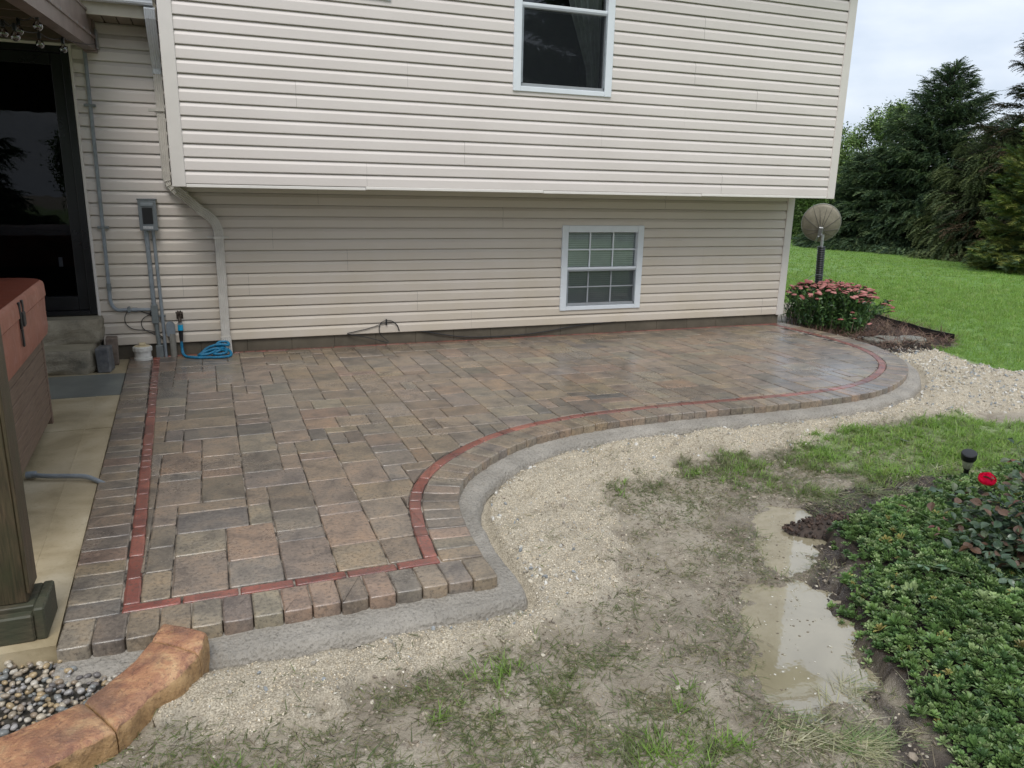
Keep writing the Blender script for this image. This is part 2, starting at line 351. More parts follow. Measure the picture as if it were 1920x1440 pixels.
r0 = t.ramp(n2, [(.3, .50), (.7, .85)]); t.rough(t.math('SUBTRACT', r0, t.math('MULTIPLY', wet, .62), True))
t.bump(t.math('ADD', t.math('MULTIPLY', n2, .7), t.math('ADD', t.math('MULTIPLY', n3, .25), t.math('MULTIPLY', n4, .6))), .9, .016)
M['ground'] = t.m
t = MT('puddle_water'); n1 = t.noise(2.6, 5, .6, dist=.5)
t.col(t.ramp(n1, [(.3, (.215, .185, .12)), (.7, (.33, .29, .20))])).rough(.03).bump(t.noise(14, 3), .03, .01)
t.b.inputs['IOR'].default_value = 2.1; t.b.inputs['Specular IOR Level'].default_value = .6; M['water'] = t.m
M['foam'] = simple('foam', (.65, .65, .6), .4)
M['road'] = simple('road', (.16, .16, .16), .8)
M['soil_lump'] = leaf_mat('soil_lump', .8, 0)
M['dead_stem'] = leaf_mat('dead_stem', .7, .1)

# ------------------------------------------------------------------ mesh helpers
def mesh_obj(name, verts, faces, mat, parent=None, smooth=False, colors=None, mats=None, mi=None):
    me = bpy.data.meshes.new(name); me.from_pydata([tuple(map(float, v)) for v in verts], [], [tuple(int(i) for i in f) for f in faces])
    for m in (mats or [mat]): me.materials.append(m)
    if mi is not None: me.polygons.foreach_set('material_index', mi)
    if smooth: me.polygons.foreach_set('use_smooth', [True]*len(me.polygons))
    if colors is not None:
        a = me.color_attributes.new('tint', 'FLOAT_COLOR', 'POINT'); a.data.foreach_set('color', np.asarray(colors, np.float32).ravel())
    me.update()
    o = bpy.data.objects.new(name, me); C.objects.link(o)
    if parent: o.parent = parent
    return o
class MB:
    def __init__(s): s.v = []; s.f = []; s.sm = []
    def add(s, vs, fs, smooth=False):
        n = len(s.v); s.v += [tuple(v) for v in vs]; s.f += [tuple(i+n for i in f) for f in fs]; s.sm += [smooth]*len(fs); return s
    def box(s, x0, x1, y0, y1, z0, z1, bev=0):
        if x0 > x1: x0, x1 = x1, x0
        if y0 > y1: y0, y1 = y1, y0
        if z0 > z1: z0, z1 = z1, z0
        b = min(bev, (x1-x0)*.45, (y1-y0)*.45, (z1-z0)*.45)
        if b <= 0:
            vs = [(x, y, z) for x in (x0, x1) for y in (y0, y1) for z in (z0, z1)]
            fs = [(0, 1, 3, 2), (4, 6, 7, 5), (0, 4, 5, 1), (2, 3, 7, 6), (0, 2, 6, 4), (1, 5, 7, 3)]
            return s.add(vs, fs)
        # chamfered box: 24 vertices
        vs = []; idx = {}
        for i, x in enumerate((x0, x1)):
            for j, y in enumerate((y0, y1)):
                for k, z in enumerate((z0, z1)):
                    sx = b if i == 0 else -b; sy = b if j == 0 else -b; sz = b if k == 0 else -b
                    idx[(i, j, k, 0)] = len(vs); vs.append((x, y+sy, z+sz))
                    idx[(i, j, k, 1)] = len(vs); vs.append((x+sx, y, z+sz))
                    idx[(i, j, k, 2)] = len(vs); vs.append((x+sx, y+sy, z))
        I = idx; fs = []
        for i in (0, 1):
            fs.append([I[(i, 0, 0, 0)], I[(i, 1, 0, 0)], I[(i, 1, 1, 0)], I[(i, 0, 1, 0)]])
            fs.append([I[(0, i, 0, 1)], I[(1, i, 0, 1)], I[(1, i, 1, 1)], I[(0, i, 1, 1)]])
            fs.append([I[(0, 0, i, 2)], I[(1, 0, i, 2)], I[(1, 1, i, 2)], I[(0, 1, i, 2)]])
        for a in (0, 1):
            for c in (0, 1):
                fs.append([I[(a, c, 0, 0)], I[(a, c, 1, 0)], I[(a, c, 1, 1)], I[(a, c, 0, 1)]])
                fs.append([I[(a, 0, c, 0)], I[(a, 1, c, 0)], I[(a, 1, c, 2)], I[(a, 0, c, 2)]])
                fs.append([I[(0, a, c, 1)], I[(1, a, c, 1)], I[(1, a, c, 2)], I[(0, a, c, 2)]])
                for k in (0, 1): fs.append([I[(a, c, k, 0)], I[(a, c, k, 1)], I[(a, c, k, 2)]])
        cx, cy, cz = (x0+x1)/2, (y0+y1)/2, (z0+z1)/2
        out = []
        for f in fs:
            p = [Vector(vs[q]) for q in f]; nn = (p[1]-p[0]).cross(p[2]-p[0]); cc = sum(p, Vector())/len(p)-Vector((cx, cy, cz))
            out.append(tuple(f) if nn.dot(cc) > 0 else tuple(reversed(f)))
        return s.add(vs, out)
    def tube(s, pts, r, n=10, cap=True, flat=None):
        pts = [Vector(p) for p in pts]; rs = r if hasattr(r, '__len__') else [r]*len(pts)
        vs = []; prev = None
        for i, p in enumerate(pts):
            d = (pts[min(i+1, len(pts)-1)]-pts[max(i-1, 0)]).normalized()
            if prev is None:
                a = Vector((0, 0, 1)) if abs(d.z) < .9 else Vector((1, 0, 0)); u = d.cross(a).normalized()
            else: u = (prev-d*prev.dot(d)).normalized()
            prev = u; v = d.cross(u)
            for k in range(n):
                t = 2*PI*k/n; vs.append(tuple(p+(u*math.cos(t)+v*math.sin(t))*rs[i]))
        fs = [(i*n+k, i*n+(k+1) % n, (i+1)*n+(k+1) % n, (i+1)*n+k) for i in range(len(pts)-1) for k in range(n)]
        if cap: fs += [tuple(reversed(range(n))), tuple((len(pts)-1)*n+k for k in range(n))]
        return s.add(vs, fs, True)
    def lathe(s, prof, c=(0, 0, 0), n=24):
        """prof: (r, z) from bottom to top"""
        vs = []
        for r, z in prof:
            for k in range(n): vs.append((c[0]+r*math.cos(2*PI*k/n), c[1]+r*math.sin(2*PI*k/n), c[2]+z))
        fs = [(i*n+k, i*n+(k+1) % n, (i+1)*n+(k+1) % n, (i+1)*n+k) for i in range(len(prof)-1) for k in range(n)]
        fs += [tuple(reversed(range(n))), tuple((len(prof)-1)*n+k for k in range(n))]
        return s.add(vs, fs, True)
    def extrude(s, prof, a, b, smooth=False):
        """closed profile list of (u,v) -> swept between frames a and b, functions mapping (u,v) to 3-d points"""
        n = len(prof); vs = [a(*p) for p in prof]+[b(*p) for p in prof]
        fs = [(k, (k+1) % n, n+(k+1) % n, n+k) for k in range(n)]+[tuple(reversed(range(n))), tuple(range(n, 2*n))]
        return s.add(vs, fs, smooth)
    def build(s, name, mat, parent=None, smooth=None):
        # origin at the centre of the base
        v = np.array(s.v, float); c = np.array([(v[:, 0].min()+v[:, 0].max())/2, (v[:, 1].min()+v[:, 1].max())/2, v[:, 2].min()])
        v -= c
        o = mesh_obj(name, v, s.f, mat, parent)
        o.data.polygons.foreach_set('use_smooth', s.sm if smooth is None else [smooth]*len(s.f))
        if any(s.sm):
            try: o.data.set_sharp_from_angle(angle=math.radians(40))
            except Exception: pass
        p = parent; off = Vector((0, 0, 0))
        while p is not None: off += p.location; p = p.parent
        o.location = Vector(c)-off
        return o
def spline(pts, n=8):
    P = [np.array(p, float) for p in pts]; P = [2*P[0]-P[1]]+P+[2*P[-1]-P[-2]]; out = []
    for i in range(1, len(P)-2):
        for k in range(n):
            t = k/n; a, b, c, d = P[i-1:i+3]
            out.append(.5*((2*b)+(-a+c)*t+(2*a-5*b+4*c-d)*t*t+(-a+3*b-3*c+d)*t**3))
    out.append(P[-2]); return out

# ------------------------------------------------------------------ scatter: prototypes and points live in one object's mesh
def scatter(name, protos, mat, pts, rot, scl, tint, parent=None, var=None, smooth=False):
    pts = np.asarray(pts, float); n = len(pts)
    V = []; Fc = []; pid = []
    for k, (pv, pf) in enumerate(protos):
        o = len(V); V += [tuple(map(float, p)) for p in pv]; Fc += [tuple(int(i)+o for i in f) for f in pf]; pid += [k+1]*len(pv)
    m = len(V); me = bpy.data.meshes.new(name)
    me.from_pydata(V+[tuple(p) for p in pts.tolist()], [], Fc); me.materials.append(mat)
    if smooth: me.polygons.foreach_set('use_smooth', [True]*len(me.polygons))
    def at(nm, ty, arr, key):
        a = me.attributes.new(nm, ty, 'POINT'); a.data.foreach_set(key, arr.ravel())
    at('pid', 'INT', np.array(pid+[0]*n, np.int32), 'value')
    full = np.zeros((m+n, 3), np.float32); full[m:] = rot; at('rot', 'FLOAT_VECTOR', full, 'vector')
    full = np.ones((m+n, 3), np.float32); s_ = np.asarray(scl, float); full[m:] = s_ if s_.ndim == 2 else s_[:, None]; at('scl', 'FLOAT_VECTOR', full, 'vector')
    full = np.ones((m+n, 4), np.float32); full[m:, :3] = tint; at('tint', 'FLOAT_COLOR', full, 'color')
    vv = np.zeros(m+n, np.int32); vv[m:] = rng.integers(0, len(protos), n) if var is None else var; at('var', 'INT', vv, 'value')
    me.update()
    ob = bpy.data.objects.new(name, me); C.objects.link(ob)
    if parent: ob.parent = parent
    md = ob.modifiers.new('scatter', 'NODES'); md.node_group = gn_group(len(protos)); return ob
_gn = {}
def gn_group(k):
    if k in _gn: return _gn[k]
    g = bpy.data.node_groups.new('scatter_%d' % k, 'GeometryNodeTree')
    g.interface.new_socket('Geometry', in_out='INPUT', socket_type='NodeSocketGeometry'); g.interface.new_socket('Geometry', in_out='OUTPUT', socket_type='NodeSocketGeometry')
    gi = g.nodes.new('NodeGroupInput'); go = g.nodes.new('NodeGroupOutput')
    def na(nm, dt):
        x = g.nodes.new('GeometryNodeInputNamedAttribute'); x.data_type = dt; x.inputs['Name'].default_value = nm; return x.outputs['Attribute']
    pid = na('pid', 'INT')
    def sep(i):
        cmp = g.nodes.new('FunctionNodeCompare'); cmp.data_type = 'INT'; cmp.operation = 'EQUAL'
        ia = [s for s in cmp.inputs if s.type == 'INT']; g.links.new(pid, ia[0]); ia[1].default_value = i
        s = g.nodes.new('GeometryNodeSeparateGeometry'); s.domain = 'POINT'
        g.links.new(gi.outputs[0], s.inputs['Geometry']); g.links.new(cmp.outputs[0], s.inputs['Selection']); return s.outputs['Selection']
    j = g.nodes.new('GeometryNodeJoinGeometry')
    for i in range(k):
        ti = g.nodes.new('GeometryNodeGeometryToInstance'); g.links.new(sep(i+1), ti.inputs[0]); g.links.new(ti.outputs[0], j.inputs[0])
    ip = g.nodes.new('GeometryNodeInstanceOnPoints'); g.links.new(sep(0), ip.inputs['Points']); g.links.new(j.outputs[0], ip.inputs['Instance'])
    ip.inputs['Pick Instance'].default_value = True
    g.links.new(na('var', 'INT'), ip.inputs['Instance Index'])
    er = g.nodes.new('FunctionNodeEulerToRotation'); g.links.new(na('rot', 'FLOAT_VECTOR'), er.inputs[0]); g.links.new(er.outputs[0], ip.inputs['Rotation'])
    g.links.new(na('scl', 'FLOAT_VECTOR'), ip.inputs['Scale'])
    g.links.new(ip.outputs[0], go.inputs[0]); _gn[k] = g; return g
def ico(sub=1, jit=.2, sq=(1, 1, 1), seed=0):
    import bmesh
    bm = bmesh.new(); bmesh.ops.create_icosphere(bm, subdivisions=sub, radius=1)
    r = random.Random(seed); vs = []
    for v in bm.verts:
        k = 1+r.uniform(-jit, jit); vs.append((v.co.x*k*sq[0], v.co.y*k*sq[1], v.co.z*k*sq[2]))
    fs = [[q.index for q in f.verts] for f in bm.faces]; bm.free(); return vs, fs

# ================================================================== LAYOUT OF THE PATIO
def smooth_path(pts, n=400, sig=5):
    s = np.array(spline(pts, 12)); d = np.r_[0, np.cumsum(np.hypot(*np.diff(s, axis=0).T))]
    t = np.linspace(0, d[-1], n); q = np.c_[np.interp(t, d, s[:, 0]), np.interp(t, d, s[:, 1])]
    w_ = np.exp(-np.arange(-15, 16)**2/(2*sig**2)); w_ /= w_.sum()
    pad = np.vstack([2*q[0]-q[15:0:-1], q, 2*q[-1]-q[-2:-17:-1]])
    return np.c_[np.convolve(pad[:, 0], w_, 'valid'), np.convolve(pad[:, 1], w_, 'valid')]
def offs(path, d):
    t = np.gradient(path, axis=0); t /= np.linalg.norm(t, axis=1)[:, None]
    return path+d*np.c_[-t[:, 1], t[:, 0]]
EY0 = 2.60*K; BY = 7.425
CR = smooth_path(kk([(.985, 2.785), (.997, 2.977), (1.025, 3.2), (1.052, 3.36), (1.10, 3.5), (1.17, 3.64), (1.327, 3.835), (1.60, 4.06), (1.848, 4.195), (2.18, 4.29), (2.50, 4.335), (3.094, 4.36), (3.76, 4.34),
    (4.255, 4.345), (4.808, 4.42), (5.313, 4.63), (5.811, 4.99), (6.14, 5.42), (6.32, 5.86), (6.40, 6.35), (6.40, 6.85), (6.36, 7.32)]), 500, 6)
BW, RW = .186, .066
CB = offs(CR, BW); CF = offs(CR, BW+RW)
YB = CR[0][1]
def xl(y): return (-.565+(y/K-2.6)*(-.15/4.8))*K
FX = [tuple(p) for p in CF if p[1] > YB+.045 and p[1] < BY-.055]
FIELD = [(xl(YB)+BW+RW-.005, YB+RW-.004)]+[(FX[0][0], YB+RW-.004)]+FX+[(FX[-1][0], BY-.06)]+[(xl(BY)+BW+RW-.01, BY-.06)]
OUTER = [(xl(EY0), EY0), (CR[0][0], EY0)]+[tuple(p) for p in CR]+[(CR[-1][0], BY+.1), (xl(BY), BY+.1)]

# ================================================================== GROUND ZONES
HO = offs(CR, -.155)                                              # outer edge of the mortar haunch
GRAVEL = kk([(-.45, 2.52), (-.22, 2.24), (.06, 2.17), (.44, 2.20), (.92, 2.29), (1.28, 2.49), (1.50, 2.60), (1.73, 2.96), (1.96, 3.44), (2.42, 3.64), (2.90, 3.86), (3.54, 3.80),
    (4.17, 3.95), (4.99, 4.03), (5.9, 3.85), (7.4, 3.6), (7.3, 4.6), (6.95, 5.1), (7.1, 5.64), (7.2, 6.1), (6.92, 6.6), (6.45, 7.0), (6.2, 7.0), (5.6, 5.2), (3, 4.6), (1.5, 4.2), (.9, 3.0), (.8, 2.6)])
BED = [gp(px, py, -.09) for px, py in [(1530, 1000), (1600, 955), (1690, 935), (1740, 905), (1850, 880), (2000, 870), (2400, 900), (2400, 1500), (2000, 1700), (1790, 1500), (1740, 1400), (1680, 1310), (1600, 1200), (1560, 1120), (1590, 1060)]]
DARK = [gp(px, py, -.1) for px, py in [(1490, 950), (1600, 915), (1720, 880), (1820, 890), (1700, 960), (1600, 1010), (1560, 1110), (1600, 1230), (1700, 1360), (1760, 1460), (1700, 1460), (1640, 1330), (1560, 1200), (1500, 1100), (1530, 1040)]]
PUD1 = [gp(px, py, -.125) for px, py in [(1408, 985), (1440, 955), (1500, 958), (1540, 1000), (1545, 1040), (1515, 1080), (1470, 1085), (1440, 1050), (1415, 1020)]]
PUD2 = [gp(px, py, -.125) for px, py in [(1412, 1135), (1440, 1108), (1470, 1112), (1492, 1090), (1515, 1100), (1560, 1150), (1600, 1225), (1640, 1290), (1610, 1350), (1540, 1350), (1460, 1340), (1425, 1305), (1398, 1240), (1392, 1170)]]
MULCH = [gp(px, py, -.08) for px, py in [(1470, 640), (1560, 640), (1640, 655), (1720, 665), (1790, 650), (1785, 632), (1710, 610), (1650, 588), (1600, 560), (1480, 570)]]
LAWNE = kk([(5.9, 3.85), (7.4, 3.4), (7.3, 4.5), (6.95, 5.1), (7.15, 5.64), (7.3, 6.05)])+[gp(1790, 650, -.08), gp(1785, 632, -.08), gp(1710, 610, -.08), gp(1650, 588, -.08), (8.9, 9.6), (6.6, 9.6), (6.6, 60), (90, 60), (90, -60), (-60, -60), (-60, -1.2), (3.0, -1.2), (5.2, 1.0), (5.4, 2.6)]
GREEN = [gp(px, py, -.11) for px, py in [(1560, 810), (1640, 795), (1760, 785), (1900, 790), (2100, 800), (2100, 880), (1880, 900), (1760, 900), (1640, 900), (1560, 880), (1500, 850)]]
MUDGR = [gp(px, py, -.11) for px, py in [(1340, 850), (1420, 835), (1500, 835), (1580, 880), (1700, 905), (1640, 930), (1540, 945), (1450, 930), (1330, 900), (1160, 930), (1150, 900), (1260, 880)]]
LOWGR = [gp(px, py, -.11) for px, py in [(980, 1170), (1060, 1200), (1180, 1200), (1330, 1290), (1430, 1370), (1600, 1360), (1720, 1440), (1720, 1600), (300, 1600), (330, 1430), (560, 1380), (820, 1290), (900, 1220)]]
LUSH = [gp(px, py, -.11) for px, py in [(1170, 1390), (1260, 1370), (1350, 1400), (1380, 1600), (1120, 1600)]]
HAUNCH_POLY = [(xl(EY0)-.02, EY0-.15), (CR[0][0]+.09, EY0-.15), (CR[0][0]+.15, EY0-.06)]+[tuple(p) for p in HO[8:]]+[(CR[-1][0]+.1, BY+.05), (xl(BY), BY+.05), (xl(EY0)-.02, EY0)]

def zones(x, y):
    wob = (fbm(x*5, y*5, 4, 3)-.5)
    z = {}
    z['patio'] = poly_sd(x, y, HAUNCH_POLY)
    z['gravel'] = sstep(.07, -.06, poly_sd(x, y, GRAVEL)+wob*.42+(fbm(x*17, y*17, 3, 34)-.5)*.16)
    z['bed'] = sstep(.03, -.05, poly_sd(x, y, BED)+wob*.15)
    z['dark'] = sstep(.04, -.04, poly_sd(x, y, DARK)+wob*.12)
    z['pud'] = np.minimum(poly_sd(x, y, PUD1), poly_sd(x, y, PUD2))+wob*.24+(fbm(x*15, y*15, 4, 33)-.5)*.13+.006
    z['mulch'] = sstep(.03, -.03, poly_sd(x, y, MULCH)+wob*.1)
    z['lawn'] = sstep(.08, -.08, poly_sd(x, y, LAWNE)+wob*.18)
    z['green'] = sstep(.05, -.10, poly_sd(x, y, GREEN)+wob*.3)
    return z
def height(x, y, z=None):
    x = np.asarray(x, float); y = np.asarray(y, float)
    if z is None: z = zones(x, y)
    near = sstep(14, 6, np.hypot(x-1, y-2))
    h = -.105-.013*np.maximum(0, np.hypot(x-3, y-5)-5)+(fbm(x*.12, y*.12, 3, 40)-.5)*.25*sstep(9, 30, np.hypot(x-3, y-5))
    h = h+near*((fbm(x*2.2, y*2.2, 3, 1)-.5)*.035+(fbm(x*8, y*8, 4, 2)-.5)*.040*(1-z['lawn'])+(np.abs(fbm(x*24, y*24, 3, 12)-.5))*.032*(1-z['gravel'])*(1-z['lawn']))
    h = h+z['gravel']*(.028+(fbm(x*3.2, y*3.2+9, 3, 5)-.5)*.085+(fbm((x*.8+y*.6)*3.5, (y*.8-x*.6)*13, 3, 77)-.5)*.050)+z['bed']*.03+z['dark']*(fbm(x*16, y*16, 3, 8)-.3)*.03
    h = np.where(z['pud'] < .06, np.minimum(h, -.124-.006+np.clip(z['pud'], -.03, .06)*.38+(fbm(x*14, y*14, 4, 31)-.5)*.044), h)
    # keep the ground below the mortar and the paving
    h = np.where(z['patio'] < .05, np.minimum(h, -.085+z['patio']*.3), h)
    h = np.where(z['patio'] < 0, -.12, h)
    h = np.where((x < -.30) & (y > 2.0) & (y < 9) & (x > -6), np.minimum(h, -.10), h)
    h = np.where((y > 7.5) & (x < 6.4) & (x > -8) & (y < 17), -.3, h)
    return h
def axis(a, b, lo, hi, d, g=1.10):
    c = list(np.arange(a, b, d)); x = c[-1]; s = d
    while x < hi: s *= g; x += s; c.append(x)
    x = c[0]; s = d; l = []
    while x > lo: s *= g; x -= s; l.append(x)
    return np.array(l[::-1]+c)
gx = axis(-.9, 3.6, -250, 400, .017); gy = axis(1.15, 4.4, -200, 420, .017)
gx = np.sort(np.r_[gx[gx < 3.7], axis(3.7, 7.6, 3.7, 400, .035)]); gy = np.sort(np.r_[gy[gy < 4.42], axis(4.45, 8.2, 4.45, 420, .04)])
X, Y = np.meshgrid(gx, gy); Z_ = zones(X, Y); H = height(X, Y, Z_)
nx, ny = len(gx), len(gy)
me = bpy.data.meshes.new('ground'); nv = nx*ny; me.vertices.add(nv)
me.vertices.foreach_set('co', np.stack([X, Y, H], -1).astype(np.float32).ravel())
ii = (np.arange(ny-1)[:, None]*nx+np.arange(nx-1)[None, :]).ravel(); q = np.stack([ii, ii+1, ii+nx+1, ii+nx], -1).astype(np.int32)
me.loops.add(q.size); me.loops.foreach_set('vertex_index', q.ravel()); me.polygons.add(len(q)); me.polygons.foreach_set('loop_start', np.arange(len(q), dtype=np.int32)*4)
try: me.polygons.foreach_set('loop_total', np.full(len(q), 4, np.int32))
except Exception: pass
me.update(calc_edges=True); me.polygons.foreach_set('use_smooth', [True]*len(q))
zc = np.zeros((nv, 4), np.float32)
lawn_all = np.maximum(Z_['lawn'], Z_['green']*.55)
wetm = np.clip(sstep(.22, .0, Z_['pud'])+.45*sstep(.6, .0, Z_['pud'])+.45*sstep(.48, .62, fbm(X*2.4, Y*2.4, 4, 22)), 0, 1)*(1-Z_['gravel'])
zc[:, 0] = Z_['gravel'].ravel(); zc[:, 1] = lawn_all.ravel(); zc[:, 2] = wetm.ravel(); zc[:, 3] = np.clip(Z_['dark']+Z_['mulch']+Z_['bed'], 0, 1).ravel()
ca = me.color_attributes.new('zone', 'FLOAT_COLOR', 'POINT'); ca.data.foreach_set('color', zc.ravel())
me.materials.append(M['ground']); ground = bpy.data.objects.new('ground', me); C.objects.link(ground)
tag(ground, 'muddy yard of wet soil and gravel running into mown green lawn', kind='structure')
def hz(x, y): return height(np.atleast_1d(x), np.atleast_1d(y))
# far road behind the trees
rm = MB(); a = gp(1400, 441, -.5); 
rd = MB().add([(18, 30.5, -.42), (60, 30.5, -.70), (60, 34, -.70), (18, 34, -.42)], [(0, 1, 2, 3)]).build('road', M['road']); tag(rd, 'grey road far across the lawn', kind='structure')
# puddle water
for i, (pd, lab) in enumerate(((PUD1, 'small muddy puddle beside the dark soil mound'), (PUD2, 'large muddy puddle along the ground cover bed'))):
    c = np.mean(pd, axis=0); vs = [(c[0]+(p[0]-c[0])*1.6, c[1]+(p[1]-c[1])*1.42, -.124+i*.0015) for p in pd]
    b = MB().add(vs, [tuple(range(len(vs)))]); o = b.build('puddle', M['water'])
    if o.data.polygons[0].normal.z < 0: o.data.flip_normals()
    tag(o, lab, kind='structure')

# ================================================================== PATIO
patio = empty('paver_patio', (0, 0, 0)); tag(patio, 'wet tumbled brown paver patio with curved edge and red brick band', kind='structure')
TINTS = [((.232, .184, .142), 6), ((.252, .200, .146), 5), ((.210, .180, .148), 5), ((.150, .136, .120), .8), ((.250, .180, .135), 2.2), ((.238, .205, .160), 3), ((.180, .148, .118), 3)]
def rtint():
    c = random.choices([a for a, b in TINTS], [b for a, b in TINTS])[0]; k = random.uniform(.88, 1.14)
    return (c[0]*k*.99, c[1]*k*random.uniform(.96, 1.01), c[2]*k*random.uniform(.93, 1.03))
def rtred():
    k = random.uniform(.75, 1.2); q = random.uniform(.95, 1.3); return (.245*k, .074*k*q, .055*k*q)
def area(p): return .5*sum(p[i][0]*p[(i+1) % len(p)][1]-p[(i+1) % len(p)][0]*p[i][1] for i in range(len(p)))
def outline(poly, gap, seg, rnd, jit):
    """shrink, round the corners and wobble a polygon's outline"""
    if area(poly) < 0: poly = poly[::-1]
    # drop near duplicate points
    q = []
    for p in poly:
        if not q or math.hypot(p[0]-q[-1][0], p[1]-q[-1][1]) > .012: q.append(p)
    if len(q) > 2 and math.hypot(q[0][0]-q[-1][0], q[0][1]-q[-1][1]) < .012: q.pop()
    if len(q) < 3: return None
    # drop near straight corners
    r = []
    for i in range(len(q)):
        a, b, c = q[i-1], q[i], q[(i+1) % len(q)]
        cr = (b[0]-a[0])*(c[1]-b[1])-(b[1]-a[1])*(c[0]-b[0]); l = math.hypot(b[0]-a[0], b[1]-a[1])*math.hypot(c[0]-b[0], c[1]-b[1])
        if abs(cr)/l > .06: r.append(b)
    q = r
    if len(q) < 3: return None
    out = []; n = len(q)
    # inset
    ins = []
    for i in range(n):
        a, b, c = np.array(q[i-1]), np.array(q[i]), np.array(q[(i+1) % n])
        d1 = (b-a)/np.linalg.norm(b-a); d2 = (c-b)/np.linalg.norm(c-b); n1 = np.array([-d1[1], d1[0]]); n2 = np.array([-d2[1], d2[0]])
        m = n1+n2; m = m/max(.35, m.dot(n1)); ins.append(b+m*gap)
    for i in range(n):
        b = ins[i]; a = ins[i-1]; c = ins[(i+1) % n]
        la = np.linalg.norm(a-b); lc = np.linalg.norm(c-b); rr = min(rnd*random.uniform(.6, 1.7), la*.35, lc*.35)
        p0 = b+(a-b)/la*rr; p2 = b+(c-b)/lc*rr; out += [p0, b*.46+(p0+p2)*.27, p2]
        L_ = lc-rr*2; k = int(L_/seg)
        for s in range(1, k+1):
            tt = (rr+L_*s/(k+1))/lc; nn = np.array([-(c-b)[1], (c-b)[0]])/lc
            out.append(b+(c-b)*tt+nn*random.uniform(-jit, jit*.5))
    return [(p[0], p[1]) for p in out]
def paver_geo(poly, z=0.0, gap=.0022, thick=.062, bev=.0045, tilt=True, seg=.055, rnd=.008, jit=.0018):
    o = outline(poly, gap, seg, rnd, jit)
    if o is None or area(o) < .0009: return None
    n = len(o); cx = sum(p[0] for p in o)/n; cy = sum(p[1] for p in o)/n
    tx, ty = (random.uniform(-.006, .006), random.uniform(-.006, .006)) if tilt else (0, 0)
    zz = z+random.uniform(-.0014, .0014)
    def ring(ins, dz, tl=True):
        r = []
        for i in range(n):
            p = np.array(o[i]); a = np.array(o[i-1]); c = np.array(o[(i+1) % n]); d = c-a; d /= np.linalg.norm(d)+1e-9
            q = p+np.array([-d[1], d[0]])*ins; r.append((q[0], q[1], zz+dz+((q[0]-cx)*tx+(q[1]-cy)*ty if tl else 0)))
        return r
    vs = ring(bev*1.5, 0)+ring(bev*.35, -bev*.35)+ring(0, -bev*1.3)+ring(0, -thick, False)
    fs = [tuple(range(n))]
    for k in range(3): fs += [(k*n+i, (k+1)*n+i, (k+1)*n+(i+1) % n, k*n+(i+1) % n) for i in range(n)]
    return vs, fs
def add_paver(name, poly, tint, mat, **k):
    g = paver_geo(poly, **k)
    if g is None: return None
    vs, fs = g; v = np.array(vs); c = np.array([v[:, 0].mean(), v[:, 1].mean(), 0]); v = v-c
    o = mesh_obj(name, v, fs, mat, patio, colors=[(*tint, 1)]*len(v)); o.location = c
    sm = [False]+[True]*(len(fs)-1); o.data.polygons.foreach_set('use_smooth', sm); return o
# clip a (possibly concave) boundary by a rectangle
def clip_rect(poly, x0, x1, y0, y1):
    def cl(P, f, inter):
        out = []
        for i in range(len(P)):
            a, b = P[i-1], P[i]; fa, fb = f(a), f(b)
            if fb:
                if not fa: out.append(inter(a, b))
                out.append(b)
            elif fa: out.append(inter(a, b))
        return out
    P = poly
    def ix(v): return lambda a, b: (v, a[1]+(b[1]-a[1])*(v-a[0])/(b[0]-a[0]))
    def iy(v): return lambda a, b: (a[0]+(b[0]-a[0])*(v-a[1])/(b[1]-a[1]), v)
    for f, i in ((lambda p: p[0] >= x0, ix(x0)), (lambda p: p[0] <= x1, ix(x1)), (lambda p: p[1] >= y0, iy(y0)), (lambda p: p[1] <= y1, iy(y1))):
        P = cl(P, f, i)
        if len(P) < 3: return []
    return P
# field tiling on a module of about 104 mm
U, V_ = .1045, .1145
X0, Y0 = xl(YB)+BW+RW-.005-2*U, YB+RW-.004
NX, NY = 64, 44
occ = np.zeros((NX+4, NY+4), bool); pieces = []
KINDS_ = [((2, 3), 3.2), ((3, 2), 3.6), ((2, 2), 3.0), ((2, 1), 1.7), ((3, 1), 1.0), ((1, 2), .8), ((4, 2), .5)]
for j in range(NY):
    i = 0
    while i < NX:
        if occ[i, j]: i += 1; continue
        opts = [(s, wt) for s, wt in KINDS_ if i+s[0] <= NX+3 and j+s[1] <= NY+3 and not occ[i:i+s[0], j:j+s[1]].any()]
        # avoid leaving one-cell slots
        s = random.choices([o[0] for o in opts], [o[1] for o in opts])[0] if opts else (1, 1)
        occ[i:i+s[0], j:j+s[1]] = True; pieces.append((i, j, s)); i += s[0]
field = []
for i, j, s in pieces:
    x0, y0 = X0+i*U, Y0+j*V_; x1, y1 = x0+s[0]*U, y0+s[1]*V_
    cs = np.array([(x0, y0), (x1, y0), (x1, y1), (x0, y1), ((x0+x1)/2, (y0+y1)/2)])
    d = poly_sd(cs[:, 0], cs[:, 1], FIELD)
    if (d > .35).all(): continue
    if (d < -.01).all(): P = [(x0, y0), (x1, y0), (x1, y1), (x0, y1)]
    else:
        P = clip_rect(FIELD, x0, x1, y0, y1)
        if len(P) < 3 or abs(area(P)) < .0012: continue
    c = np.mean(P, axis=0); field.append((abs(area(P))/(c[0]**2+c[1]**2+2.3)**1.5, P))
field.sort(key=lambda t_: -t_[0])
rest_v, rest_f, rest_c = [], [], []
for k, (_, P) in enumerate(field):
    ti = rtint()
    if k < 299: add_paver('paver', P, ti, M['paver'])
    else:
        g = paver_geo(P, seg=.09)
        if g is None: continue
        o_ = len(rest_v); rest_v += g[0]; rest_f += [tuple(q_+o_ for q_ in f) for f in g[1]]; rest_c += [(*ti, 1)]*len(g[0])
o = mesh_obj('far_pavers', rest_v, rest_f, M['paver'], patio, colors=rest_c); tag(o, kind='stuff')
